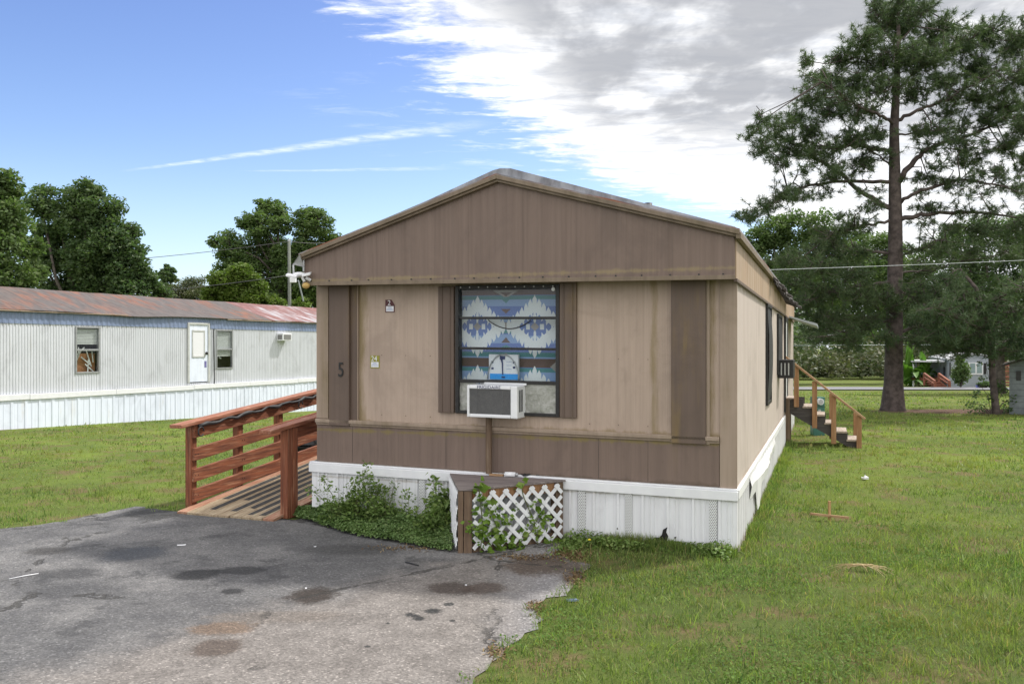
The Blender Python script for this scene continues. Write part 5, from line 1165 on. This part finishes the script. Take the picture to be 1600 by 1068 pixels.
def big_pine():
    Z = 24.5; b = at(1395, 642, Z); t = thing('pine_tree', b, 'tall pine with thick scaly trunk standing on the right lawn', 'tree', 'pines on the right lawn')
    tr = [(1395, 648, .42), (1395, 636, .33), (1396, 600, .26), (1397, 540, .235), (1398, 470, .215), (1399, 400, .20), (1399, 340, .185), (1398, 280, .16), (1397, 200, .125), (1401, 130, .09), (1404, 60, .060), (1403, 20, .035), (1402, -12, .012)]
    trunk = ([at(x, y, Z) for x, y, r in tr], [r for x, y, r in tr])
    limbs = [([(1396, 327), (1345, 300), (1290, 255), (1235, 235), (1180, 205)], .10), ([(1396, 285), (1330, 283), (1240, 296), (1215, 312), (1165, 340)], .075), ([(1396, 238), (1350, 229), (1300, 230), (1240, 225)], .075),
             ([(1397, 345), (1350, 352), (1310, 362), (1285, 378)], .06), ([(1402, 288), (1430, 250), (1460, 228), (1530, 205), (1610, 160)], .12), ([(1402, 318), (1440, 298), (1500, 282), (1560, 290), (1620, 310)], .075),
             ([(1402, 345), (1440, 335), (1500, 331), (1560, 336), (1640, 345)], .095), ([(1399, 195), (1370, 178), (1330, 160), (1285, 128)], .07), ([(1400, 190), (1440, 170), (1490, 150), (1560, 110)], .075), ([(1400, 212), (1450, 208), (1500, 208)], .04),
             ([(1402, 140), (1375, 110), (1340, 90)], .05), ([(1402, 140), (1440, 105), (1490, 70)], .055), ([(1403, 80), (1380, 45), (1366, 16)], .04), ([(1403, 70), (1430, 36), (1448, 10)], .04), ([(1396, 260), (1370, 240), (1340, 215)], .04),
             ([(1400, 402), (1440, 388), (1478, 372)], .05), ([(1392, 396), (1350, 393), (1310, 396), (1270, 412)], .065), ([(1402, 425), (1450, 422), (1500, 408)], .04), ([(1392, 440), (1330, 450), (1260, 470)], .06), ([(1402, 450), (1450, 480), (1500, 500)], .05),
             ([(1392, 500), (1340, 515), (1290, 525)], .05), ([(1404, 520), (1440, 508), (1470, 505)], .07), ([(1404, 527), (1440, 526), (1470, 538)], .06)]
    lobes = [(1428, 12, 42, 22), (1402, 2, 26, 16), (1395, 36, 50, 32), (1370, 8, 22, 18), (1465, 48, 48, 34), (1372, 205, 30, 14), (1352, 250, 36, 12), (1305, 272, 36, 10), (1245, 302, 30, 10), (1455, 200, 34, 14), (1500, 226, 36, 14), (1440, 275, 30, 10), (1360, 318, 26, 9), (1450, 322, 30, 9), (1345, 62, 30, 25), (1320, 85, 28, 20), (1390, 85, 50, 28), (1440, 92, 50, 28), (1500, 70, 42, 32), (1545, 52, 35, 32), (1590, 65, 40, 42), (1530, 105, 45, 28), (1590, 120, 40, 34),
             (1258, 95, 16, 14), (1272, 115, 18, 12), (1300, 125, 30, 22), (1345, 128, 40, 24), (1385, 135, 36, 20), (1262, 150, 28, 18), (1305, 165, 42, 24), (1350, 172, 32, 18), (1240, 180, 28, 16), (1190, 178, 15, 12), (1215, 198, 30, 18), (1262, 202, 36, 20), (1172, 202, 16, 12), (1190, 225, 26, 16), (1230, 232, 30, 18), (1280, 232, 34, 16), (1325, 210, 30, 14), (1215, 252, 22, 12), (1250, 262, 20, 9, .7), (1300, 255, 24, 10, .7),
             (1430, 140, 38, 18), (1475, 128, 40, 22), (1520, 150, 42, 22), (1565, 165, 42, 28), (1605, 190, 34, 36), (1480, 172, 32, 12, .8), (1530, 190, 36, 14, .8), (1575, 225, 38, 16), (1605, 250, 26, 22), (1535, 235, 28, 10, .7),
             (1470, 258, 28, 9, .7), (1510, 252, 32, 12), (1555, 265, 36, 12, .8), (1595, 290, 28, 14, .8), (1440, 300, 24, 9, .7), (1480, 285, 30, 10, .7), (1530, 300, 36, 9, .6), (1340, 262, 32, 9, .7), (1355, 295, 28, 8, .6), (1290, 300, 28, 9, .6), (1255, 300, 16, 8, .6), (1320, 335, 28, 8, .6),
             (1222, 308, 18, 10), (1200, 322, 22, 12), (1175, 338, 22, 12), (1155, 335, 12, 8), (1340, 350, 30, 12, .8), (1300, 372, 28, 14), (1270, 388, 28, 16), (1335, 390, 30, 14, .8), (1230, 405, 34, 22), (1280, 415, 36, 22), (1330, 425, 36, 20), (1240, 440, 40, 24), (1290, 455, 44, 24), (1345, 460, 40, 24), (1250, 478, 38, 24), (1300, 495, 44, 26), (1350, 502, 42, 24), (1275, 518, 40, 20), (1330, 528, 40, 16), (1378, 470, 30, 26), (1385, 525, 30, 14),
             (1445, 345, 28, 8, .6), (1490, 352, 34, 12, .9), (1540, 358, 36, 14, .9), (1590, 355, 34, 14), (1470, 385, 36, 16, .8), (1520, 390, 36, 18), (1575, 395, 40, 20), (1435, 415, 30, 16, .8), (1430, 455, 30, 26), (1425, 500, 26, 18), (1440, 530, 32, 14)]
    pine(t, trunk, limbs, lobes, Z, M['needle'], 41, 54, 24, .165, .014)
big_pine()
def young_pine():
    Z = 23.; b = at(1556, 652, Z); t = thing('pine_tree', b, 'young pine with slim dark stem and drooping foliage before the shed', 'tree', 'pines on the right lawn')
    tr = [(1557, 656, .12), (1555, 630, .095), (1551, 590, .085), (1549, 550, .08), (1540, 500, .07), (1525, 450, .05), (1500, 420, .03)]; trunk = ([at(x, y, Z) for x, y, r in tr], [r for x, y, r in tr])
    limbs = [([(1549, 548), (1510, 535), (1470, 530)], .05), ([(1545, 520), (1500, 500), (1460, 480)], .045), ([(1549, 540), (1590, 530), (1630, 530)], .045), ([(1535, 480), (1570, 460), (1600, 450)], .04), ([(1530, 470), (1500, 450), (1475, 430)], .04)]
    lobes = [(1478, 432, 20, 16), (1465, 455, 26, 18), (1500, 460, 30, 18), (1455, 485, 30, 18), (1495, 490, 38, 20), (1540, 480, 34, 22), (1580, 485, 34, 20), (1470, 515, 38, 20), (1520, 515, 40, 22), (1570, 515, 40, 22), (1610, 520, 36, 24), (1500, 542, 44, 16), (1550, 545, 40, 14), (1595, 548, 36, 14), (1630, 545, 30, 16), (1470, 540, 30, 12)]
    pine(t, trunk, limbs, lobes, Z, M['needle_young'], 43, 56, 24, .165, .014, .9)
    rng = np.random.default_rng(44); cs = []
    for px, py, r, n in ((1530, 640, 9, 70), (1515, 632, 7, 45), (1525, 615, 6, 40), (1560, 600, 8, 60), (1566, 610, 8, 50), (1570, 632, 8, 40), (1578, 640, 8, 50), (1535, 590, 5, 25), (1545, 570, 6, 25), (1530, 567, 4, 18), (1548, 622, 6, 40), (1582, 620, 8, 40)):
        c = at(px, py, Z); cs.append(c + rng.normal(size=(n, 3)) * r * Z / FPX * .6)
    v, f = leaf_quads(np.concatenate(cs), .085, rng, .3); u = thing('climbing_shrub', at(1545, 645, Z), 'loose leafy shrub climbing round the foot of the young pine', 'shrub'); np_mesh('leaves', v, f, M['leaf_dark'], u)
    mb = MB()
    for px, py in ((1530, 600), (1515, 630), (1570, 605), (1578, 625), (1540, 570)): p = at(px, py, Z); a = at(1550, 648, Z); mb.tube([a, (a + p) / 2 + np.array([.05, 0, .12]), p], [.012, .01, .006], 4)
    mb.build('stem', M['bark'], u)
young_pine()

# ------------------------------------------------------------------ far shrubs
def round_bush(name, lab, lobes, Z, n, size, m, seed, cat='bush'):
    rng = np.random.default_rng(seed); L = lobes3(lobes, Z, rng, .5); b = at(lobes[0][0], 604, Z); t = thing(name, b, lab, cat); cs = []
    for c, r in L: q = unit(rng.normal(size=(n // len(L), 3))) * rng.uniform(.3, 1.05, (n // len(L), 1)); cs.append(c + q * r)
    v, f = leaf_quads(np.concatenate(cs), size, rng, .2); np_mesh('leaves', v, f, m, t)
    mb = MB()
    for c, r in L: mb.tube([b, (b + c) / 2 + rng.normal(0, .1, 3), c], [.05, .035, .015], 5)
    mb.build('stem', M['bark'], t)
round_bush('shrub', 'upright dark green shrub in front of the distant pale home', [(1501, 590, 11, 13), (1500, 575, 13, 14), (1506, 583, 9, 14), (1495, 585, 8, 12), (1501, 562, 6, 9)], 50, 2600, .15, M['leaf_oak'], 51)
round_bush('shrub', 'low dark shrub under the window of the distant pale home', [(1540, 600, 9, 5), (1532, 601, 6, 4), (1549, 601, 6, 4)], 50, 700, .13, M['leaf_dark'], 52)
def banana():
    Z = 56.; b = at(1433, 603, Z); g = float(gz(b[0], Z)); t = thing('banana_plant', (b[0], Z, g), 'bright green banana plant with broad leaves left of the distant home', 'plant'); rng = np.random.default_rng(6)
    for k in range(70):
        a = rng.uniform(0, 2 * pi); el = rng.uniform(.05, 1.45) if k > 5 else rng.uniform(1.2, 1.5); l = rng.uniform(1.0, 1.9) if k > 5 else rng.uniform(1.7, 2.4); w = rng.uniform(.11, .2); hb = rng.uniform(.1, 1.1) if k > 5 else 1.
        p0 = np.array([b[0] + rng.uniform(-.95, .7), Z + rng.uniform(-.5, .5), g + hb]); d = np.array([cos(a) * cos(el), sin(a) * cos(el), sin(el)]); s = unit(np.cross(d, [0, 0, 1]) + 1e-6); vs = []
        for i in range(8):
            f_ = i / 7; p = p0 + d * l * f_ - np.array([0, 0, .9 * f_ * f_ * l * cos(el) * .6]); ww = w * sin(pi * min(1, .06 + f_ * .94)) ** .6; vs += [p - s * ww, p - np.array([0, 0, .04]), p + s * ww]
        MB().add(vs, [(3 * i + j, 3 * i + 1 + j, 3 * i + 4 + j, 3 * i + 3 + j) for i in range(7) for j in range(2)]).build('leaf', M['banana'], t, 0, True)
    mb = MB(); mb.tube([(b[0], Z, g), (b[0] + .1, Z, g + 1.6)], [.16, .08], 8); mb.build('stem', M['stem'], t)
banana()

# ------------------------------------------------------------------ weeds by the skirting
def weed(name, lab, base, top, n, size, m, seed, spread=.10, stems=5, group='weeds along the skirting'):
    rng = np.random.default_rng(seed); base = np.array(base); t = thing(name, base, lab, 'weed', group); mb = MB(); cs = []; h = top - base[2]
    for s in range(stems):
        k = 1 if s == 0 else rng.uniform(.45, .92); lean = rng.normal(0, spread, 2); P = [base + np.array([lean[0] * f_ ** 1.4, lean[1] * f_ ** 1.4, h * k * f_]) + rng.normal(0, .006, 3) + np.array([rng.normal(0, .02), 0, 0]) * (f_ == 0) for f_ in np.linspace(0, 1, 8)]
        mb.tube(P, [.006 * (1 - .7 * i / 7) for i in range(8)], 4)
        m_ = int(n * 2.2) // stems; f_ = rng.uniform(.15, 1, m_); idx = f_ * 7; i0 = np.minimum(idx.astype(int), 6); PA = np.array(P); c = PA[i0] + (PA[i0 + 1] - PA[i0]) * (idx - i0)[:, None]
        wd = (.12 * (1.15 - f_))[:, None] + .025; cs.append(c + unit(rng.normal(size=(m_, 3)) * np.array([1, 1, .35])) * wd * rng.uniform(.3, 1.3, (m_, 1)))
    v, f = leaf_quads(np.concatenate(cs), size, rng, .35, .5); np_mesh('leaves', v, f, m, t); mb.build('stem', M['stem'], t); return t
def along(px, y): return np.array(Hf((F(px, 760, y)[0], y, 0)))
def topz(px, py, y): x, z = F(px, py, y); return z - ROLL * x
weed('weed_plant', 'tallest leafy weed reaching above the white skirting rail', along(578, -.20), topz(582, 719, -.2), 260, .045, M['leaf_weed'], 61, .05, 5)
weed('weed_plant', 'bushy weed at the left end of the front skirting', along(532, -.20), topz(545, 737, -.2), 420, .042, M['leaf_weed'], 62, .14, 8)
weed('weed_plant', 'dense weed just right of the tallest weed', along(604, -.22), topz(600, 744, -.2), 300, .042, M['leaf_weed'], 63, .10, 6)
weed('weed_plant', 'thin single weed halfway between the bushy weeds and the lattice', along(640, -.16), topz(632, 765, -.16), 70, .045, M['leaf_weed'], 64, .04, 2)
weed('weed_plant', 'broad leafy weed pressed against the left side of the lattice platform', along(688, -.22), topz(694, 744, -.22), 420, .055, M['leaf_weed'], 65, .07, 6)
weed('weed_plant', 'low spreading weed in front of the lattice platform side', along(672, -.42), .34, 300, .05, M['leaf_weed'], 66, .15, 7)
weed('weed_plant', 'small weed between the bushy weed and the tallest weed', along(560, -.24), topz(566, 748, -.24), 260, .042, M['leaf_weed'], 67, .09, 6)
def cover():
    rng = np.random.default_rng(71); edge = [gp(*q) for q in [(446, 803), (470, 812), (500, 822), (535, 834), (575, 842), (620, 850), (660, 858), (706, 864)]]; inner = [tuple(Hf((F(p, 770, -.07)[0], -.07, 0))[:2]) for p in (503, 515, 535, 565, 595, 625, 660, 700)]
    E, I = np.array(edge), np.array(inner); n = 34000; u = rng.uniform(0, 6.999, n); i = u.astype(int); fr = (u - i)[:, None]; e = E[i] + (E[i + 1] - E[i]) * fr; k = I[i] + (I[i + 1] - I[i]) * fr; w = rng.uniform(0, 1, n) ** .9
    p = e + (k - e) * w[:, None] + rng.normal(0, .012, (n, 2)); lump = .5 + .5 * np.sin(p[:, 0] * 9 + 2 * np.sin(p[:, 1] * 7)) * np.sin(p[:, 1] * 11 + p[:, 0] * 4)
    lump2 = .5 + .5 * np.sin(p[:, 0] * 31 + 3 * np.sin(p[:, 1] * 23)); h = (.05 + .17 * np.clip(w, 0, 1) ** .6) * (.55 + .45 * lump) * (.85 + .15 * lump2)
    z = h * rng.uniform(.35, 1, n) ** .4; v, f = leaf_quads(np.column_stack([p, z]), .026, rng, .8, .7)
    tag(np_mesh('ground_cover', v, f, M['leaf_cover']), 'low dense green ground cover spreading from the skirting onto the asphalt', 'ground cover', None, 'stuff')
cover()
def vine():
    rng = np.random.default_rng(81); t = thing('climbing_vine', (*PC, 0), 'light green vine climbing over the white lattice of the corner platform', 'vine'); b2 = np.array(PP((0, 0, 0)))[:2]; d = (np.array(PP((1, 0, 0)))[:2] - b2)
    def on(px, py, o=.03):
        nrm = np.array([d[1], -d[0]]); nrm = nrm if nrm[1] < 0 else -nrm; q0 = b2 + nrm * o; dr = np.array([(px - 800) / FPX, 1.]); tt = (q0 @ nrm) / (dr @ nrm); return np.array([*(dr * tt), HCAM - (py - HY) / FPX * tt])
    cs = []; ss = []
    for px, py, r, n in ((750, 758, 8, 16), (742, 764, 5, 8), (760, 762, 5, 6), (815, 757, 6, 10), (750, 778, 6, 14), (757, 792, 6, 18), (765, 800, 8, 22), (740, 795, 4, 5), (733, 822, 7, 26), (750, 822, 9, 45), (762, 815, 8, 36), (778, 806, 8, 34), (770, 830, 10, 50), (755, 838, 9, 40), (790, 815, 7, 22), (785, 840, 9, 44), (800, 852, 10, 50), (780, 855, 9, 40), (815, 850, 7, 22), (800, 800, 6, 8), (835, 790, 6, 16), (845, 800, 7, 24), (830, 815, 8, 26), (848, 815, 8, 28), (855, 808, 6, 16), (838, 828, 8, 26), (820, 830, 6, 14), (845, 838, 5, 8), (765, 860, 8, 22), (810, 790, 5, 6), (860, 845, 7, 20), (875, 850, 8, 30)):
        n = max(3, int(n * .6)); c = on(px, py); k = rng.normal(size=(n, 3)) * np.array([1, .7, 1]) * r * c[1] / FPX * .75; cs.append(c + k)
    cs = np.concatenate(cs); cs[:, 2] = np.maximum(cs[:, 2], .015); v, f = leaf_quads(cs, .052, rng, .0, .8); np_mesh('leaves', v, f, M['leaf_vine'], t)
    big = np.array([on(742, 802), on(746, 760), on(756, 762), on(770, 785, .0), on(813, 757), on(757, 786)]); v, f = leaf_quads(big, .12, rng, -.2, .85); np_mesh('broad_leaves', v, f, M['leaf_vine'], t)
    mb = MB()
    for pl in ([(750, 860), (755, 830), (752, 795), (748, 760)], [(780, 862), (775, 820), (765, 795)], [(800, 860), (830, 830), (845, 800)], [(840, 850), (835, 815), (818, 775), (814, 757)]): mb.tube([on(*q, .02) for q in pl], .0045, 4)
    mb.build('stem', M['stem'], t)
vine()

# ------------------------------------------------------------------ grass
def grass_mat():
    m = bpy.data.materials.new('grass_blades'); m.use_nodes = True; t = m.node_tree; b = NB(t); p = t.nodes['Principled BSDF']
    v = b.new('ShaderNodeTexCoord').outputs['Object']; ri = b.new('ShaderNodeNewGeometry').outputs['Random Per Island']
    n1 = b.noise(v, .55, 5, .62); n2 = b.noise(v, 2.1, 5, .65); n3 = b.noise(v, .2, 3, .5)
    c = b.mix(b.smooth(ri, .2, .95), (.058, .118, .028), (.235, .35, .085)); far = b.smooth(b.xyz(v)[1], 8.5, 14); c = b.mix(b.math('MULTIPLY', b.smooth(n1, .44, .62), b.math('ADD', .45, b.math('MULTIPLY', far, .55))), c, b.mix(ri, (.15, .20, .045), (.26, .31, .075)))
    side = b.smooth(b.xyz(v)[0], 1.2, 4.2); side = b.math('MULTIPLY', side, b.smooth(b.xyz(v)[1], 13, 8)); dry = b.math('MULTIPLY', b.math('MAXIMUM', b.math('MULTIPLY', side, b.smooth(n2, .38, .62)), b.math('MAXIMUM', b.smooth(n2, .49, .64), b.math('MULTIPLY', b.smooth(n3, .46, .60), .7))), b.smooth(b.math('FRACT', b.math('MULTIPLY', ri, 7.3)), .2, .5)); c = b.mix(b.math('MULTIPLY', dry, .5), c, b.mix(b.math('FRACT', b.math('MULTIPLY', ri, 13.1)), (.15, .105, .058), (.30, .245, .14))); c = b.mix(b.smooth(ri, .955, .97), c, (.36, .29, .15))
    b.l.new(c, p.inputs['Base Color']); p.inputs['Roughness'].default_value = .5; p.inputs['Specular IOR Level'].default_value = .25
    tl = b.new('ShaderNodeBsdfTranslucent'); b.l.new(b.mix(1., c, (1.2, 1.25, .6), 'MULTIPLY'), tl.inputs[0]); mx = b.new('ShaderNodeMixShader'); mx.inputs[0].default_value = .45
    b.l.new(p.outputs[0], mx.inputs[1]); b.l.new(tl.outputs[0], mx.inputs[2]); b.l.new(mx.outputs[0], t.nodes['Material Output'].inputs[0]); return m
M['grass'] = grass_mat()
HOMEPOLY = [Hf((-4.3, -.07, 0))[:2], Hf((.05, -.07, 0))[:2], Hf((.05, 13, 0))[:2], Hf((-4.3, 13, 0))[:2]]
RAMPPOLY = [Hf((-5.76, -.2, 0))[:2], Hf((-4.5, -.2, 0))[:2], Hf((-4.5, 4.2, 0))[:2], Hf((-5.76, 4.2, 0))[:2]]
def wob(x, y): return .5 + .25 * np.sin(x * 1.7 + 1.3 * np.sin(y * 1.1)) + .25 * np.sin(y * 2.3 + 1.7 * np.sin(x * .9 + 1))
def blades(x, y, h, w, rng, lean=.75):
    n = len(x); z = gz(x, y) - .005; a = rng.uniform(0, 2 * pi, n); L = np.abs(rng.normal(0, lean, n)); hh = h * rng.uniform(.45, 1.35, n)
    d = np.column_stack([np.cos(a) * L, np.sin(a) * L, np.ones(n)]); d = unit(d) * hh[:, None]; ang = rng.uniform(0, pi, n); s = np.column_stack([np.cos(ang), np.sin(ang), np.zeros(n)]) * (w * rng.uniform(.6, 1.3, n))[:, None] * .5
    b = np.column_stack([x, y, z]); m = b + d * .55; tip = b + d * np.array([1.25, 1.25, .88])
    v = np.stack([b - s, b + s, m + s * .8, m - s * .8, tip], 1).reshape(-1, 3); i = np.arange(n)[:, None] * 5
    return v, np.concatenate([i + np.array([[0, 1, 2]]), i + np.array([[0, 2, 3]]), i + np.array([[3, 2, 4]])], 0)
def grass(name, lab, bands, keep, seed):
    rng = np.random.default_rng(seed); VS = []; FS = []; k = 0
    for (y0, y1, x0, x1, den, h, w) in bands:
        n = int((y1 - y0) * (x1 - x0) * den); x = rng.uniform(x0, x1, n); y = rng.uniform(y0, y1, n)
        m_ = n // 2; cl = rng.integers(0, max(1, n // 26), m_); cx = rng.uniform(x0, x1, n // 26 + 1); cy = rng.uniform(y0, y1, n // 26 + 1); sd = .018 + w * 2.2; x[:m_] = cx[cl] + rng.normal(0, sd, m_); y[:m_] = cy[cl] + rng.normal(0, sd, m_); hc = np.ones(n); hc[:m_] = (.6 + 1.0 * rng.random(len(cx)) + 1.1 * (rng.random(len(cx)) > .93))[cl]
        ok = keep(x, y) & (rng.random(n) < .25 + .75 * wob(x * 1.3, y * 1.3)) & (rng.random(n) < .40 + .9 * wob(x * 4.1 + 7, y * 4.7)); x, y = x[ok], y[ok]; hc = hc[ok]
        hv = hc * h * (.75 + .5 * wob(x * .6 + 3, y * .6)); v, f = blades(x, y, hv, w, rng); VS.append(v); FS.append(f + k); k += len(v)
    tag(np_mesh(name, np.concatenate(VS), np.concatenate(FS), M['grass']), lab, 'grass', None, 'stuff')
def keep_all(x, y):
    ok = ~in_poly(HOMEPOLY, x, y) & ~in_poly(RAMPPOLY, x, y); jx = x + .05 * np.sin(y * 40) + .05 * np.sin(y * 9 + x * 5); jy = y + .05 * np.sin(x * 37) + .05 * np.sin(x * 11); return ok & ~in_poly(DRIVE, jx, jy)
def view(x, y, m=1.2): return np.abs(x) < y * .605 + m
bare = lambda x, y: ((x - 13.4) * .30) ** 2 + ((y - 24.1) * 1.0) ** 2 > 1.0
grass('grass', 'short mown green grass on the right lawn with dry patches', [(3.9, 6.0, -.4, 5.0, 5600, .058, .0048), (6.0, 8.5, -.2, 6.6, 4000, .056, .0055), (8.5, 12., 1.8, 8.8, 2000, .052, .0065), (12., 17., 3.2, 12., 800, .055, .010), (17., 26., 5, 18., 260, .058, .018), (26, 42, 8, 27, 60, .06, .035)],
      lambda x, y: keep_all(x, y) & view(x, y) & bare(x, y), 91)
grass('grass', 'short mown grass between the driveway and the grey home', [(8.0, 11., -8.2, -2.3, 1500, .05, .006), (11., 15., -10.8, -2.3, 700, .05, .009), (15, 21, -15, -3, 260, .055, .014), (21, 30, -12.5, -5, 110, .06, .02)],
      lambda x, y: keep_all(x, y) & view(x, y) & (((x - N0[0]) * NN[0] + (y - N0[1]) * NN[1]) > .08), 92)
def clover():
    rng = np.random.default_rng(95); n = 52000; x = rng.uniform(-.4, 5, n); y = rng.uniform(4.0, 8.6, n); ok = keep_all(x, y) & view(x, y, .8) & (rng.random(n) < sstep(.45, .9, wob(x * 1.9 + 5, y * 1.7)) + .08); x, y = x[ok], y[ok]
    v, f = leaf_quads(np.column_stack([x, y, gz(x, y) + rng.uniform(.012, .05, len(x))]), .017, rng, 1.2, .8); tag(np_mesh('clover', v, f, M['leaf_clover']), 'low clover and broad leaf weeds mixed into the right lawn', 'clover', None, 'stuff')
clover()
def fringe():                                   # longer tufts along the foot of the skirting and the platform
    rng = np.random.default_rng(96); n = 5200; s = rng.uniform(-1.62, .02, n); o = np.abs(rng.normal(0, .09, n)) + .065; p = np.array([Hf((a, -b_, 0)) for a, b_ in zip(s, o)]); h = .11 * (.4 + wob(p[:, 0] * 4, p[:, 1] * 3)) * np.exp(-o * 2)
    n2 = 6000; s2 = rng.uniform(.0, 9, n2); o2 = np.abs(rng.normal(0, .07, n2)) + .035; q = np.array([Hf((b_, a, 0)) for a, b_ in zip(s2, o2)]); h2 = .10 * (.4 + wob(q[:, 0] * 3, q[:, 1] * 3))
    x = np.concatenate([p[:, 0], q[:, 0]]); y = np.concatenate([p[:, 1], q[:, 1]]); v, f = blades(x, y, np.concatenate([h, h2]), .006, rng, .5); tag(np_mesh('grass', v, f, M['grass']), 'longer untrimmed grass along the foot of the white skirting', 'grass', None, 'stuff')
fringe()

def low_weeds():
    rng = np.random.default_rng(97); n = 9000; s_ = rng.uniform(-1.5, -.02, n); o = .07 + np.abs(rng.normal(0, .30, n)) * (.55 + .45 * np.sin(s_ * 3.1)); p = np.array([Hf((a, -b_, 0)) for a, b_ in zip(s_, o)]); k = rng.random(n) < wob(p[:, 0] * 3.3, p[:, 1] * 3.9) * np.exp(-o * .9) * 1.1; p = p[k]; o = o[k]
    h = (.05 + .10 * np.exp(-o * 5)) * (.3 + wob(p[:, 0] * 5, p[:, 1] * 6)); p[:, 2] = h * rng.uniform(.2, 1, len(p)); v, f = leaf_quads(p, .032, rng, .7, .65); tag(np_mesh('weeds', v, f, M['leaf_weed']), 'low leafy weeds crowding the foot of the skirting right of the lattice', 'weeds', None, 'stuff')
low_weeds()
def litter():
    rng = np.random.default_rng(98); cs = []
    for px, py, rx, ry, n in ((890, 868, 40, 10, 420), (820, 872, 50, 6, 260), (900, 905, 16, 14, 200), (838, 950, 14, 10, 160), (775, 1020, 18, 12, 120), (640, 858, 60, 5, 160)):
        for k in range(n): q = gnd(px + rng.normal(0, rx * .5), py + rng.normal(0, ry * .5)); cs.append(q + np.array([0, 0, .012]))
    v, f = leaf_quads(np.array(cs), .035, rng, 2.5, .3); tag(np_mesh('leaf_litter', v, f, M['dead_leaf']), 'brown dead leaves and clippings along the driveway edge', 'leaf litter', None, 'stuff')
M['dead_leaf'] = leafy('dead_leaves', (.17, .11, .06), (.12, .075, .045), (.30, .23, .13), .1, 3, .8, .1)
litter()

# ------------------------------------------------------------------ small things lying about
def stake():
    p = gnd(1296, 813); Z = p[1]; t = thing('wooden_stake', p, 'thin wooden stake with a fallen cross piece standing in the lawn', 'stake'); x = p[0]
    MB().box(x - .012, x + .012, Z - .012, Z + .012, -.05, at(0, 782, Z)[2]).build('upright', M['stake'], t, .002); a = at(1266, 802, Z - .03); c = at(1326, 808.5, Z - .03); MB().beam(a, c, .02, .024).build('cross_piece', M['tan_rail'], t, .002)
stake()
def straw():
    p = gnd(1347, 892); rng = np.random.default_rng(99); t = MB()
    for k in range(26):
        a = rng.choice([.2, 2.7, 3.3, 5.6]) + rng.normal(0, .35); l = rng.uniform(.10, .30); d = np.array([cos(a) * 1.1, sin(a) * .8, 0]) * l; c = p + rng.normal(0, .015, 3) * np.array([1, 1, 0]) + np.array([0, 0, .035]) + d * rng.uniform(-.3, .3); t.tube([c - d * .3, c + np.array([0, 0, .02]), c + d * .6 + np.array([0, 0, .008]), c + d - np.array([0, 0, .035])], [.003, .0028, .0024, .0012], 3)
    tag(t.build('dry_straw', M['board']), 'small pile of dry pale straw lying on the right lawn', 'straw')
straw()
def scrap(name, px, py, sx, sy, sz, m, lab, cat, rot=0.):
    p = gnd(px, py); c, s = cos(rot), sin(rot); T = lambda q: (p[0] + q[0] * c - q[1] * s, p[1] + q[0] * s + q[1] * c, p[2] + q[2])
    r = np.random.default_rng(int(px)); vs = [(x * sx + r.normal(0, .1) * sx, y * sy + r.normal(0, .1) * sy, sz * (.4 + r.random() * .6)) for y in (-.5, 0, .5) for x in (-.5, 0, .5)]
    lo = [(v[0], v[1], .006 if sz < .03 else sz * .25) for v in vs]; f = [(0, 1, 4, 3), (1, 2, 5, 4), (3, 4, 7, 6), (4, 5, 8, 7)]; ring = [0, 1, 2, 5, 8, 7, 6, 3]
    tag(MB(T).add(vs + lo, f + [tuple(9 + i for i in q[::-1]) for q in f] + [(ring[i], ring[(i + 1) % 8], 9 + ring[(i + 1) % 8], 9 + ring[i]) for i in range(8)]).build(name, m), lab, cat)
scrap('paper_scrap', 1351, 750, .07, .10, .07, M['label_white'], 'white paper scrap on the lawn beyond the wooden stake', 'litter')
scrap('paper_scrap', 283, 853, .075, .022, .02, M['label_white'], 'small white paper scrap on the dark asphalt below the ramp', 'litter')
scrap('paper_scrap', 893, 940, .07, .04, .03, M['ink'], 'pale blue paper scrap at the grass edge of the driveway', 'litter')
scrap('plastic_scrap', 682, 837, .10, .08, .10, M['ink'], 'pale blue plastic scrap in the ground cover by the lattice', 'litter')
scrap('pebble', 492, 855, .014, .016, .014, M['label_white'], 'tiny white chip on the asphalt in front of the ground cover', 'litter')
scrap('pebble', 478, 921, .014, .016, .014, M['label_white'], 'tiny white chip on the oil stain in the middle of the driveway', 'litter')
scrap('pebble', 728, 916, .014, .016, .014, M['label_white'], 'tiny white chip on the oil stain nearest the lawn', 'litter')
def stick(name, a, c, r, m, lab, cat): A = gnd(*a) + np.array([0, 0, .012]); B = gnd(*c) + np.array([0, 0, .012]); tag(MB().tube([A, (A + B) / 2 + np.array([0, .004, .002]), B], r, 6).build(name, m, None, 0, True), lab, cat)
stick('plastic_straw', (14, 907), (60, 899), .0035, M['label_white'], 'thin white straw lying on the dark asphalt at the left', 'litter')
stick('black_strip', (634, 880), (654, 886), .007, M['rubber'], 'short black strip lying on the asphalt before the platform', 'litter')
def dandelion():
    p = gnd(921, 856); t = thing('dandelion', p, 'single yellow dandelion in the grass by the skirting', 'flower'); MB().tube([p, p + np.array([0, 0, .07])], .002, 4).build('stem', M['stem'], t); MB().ball(p + np.array([0, 0, .075]), .014, 6, (1, 1, .6)).build('flower_head', noisy('yellow_petals', (.75, .62, .02), (.6, .5, .02), 200, .7), t)
dandelion()
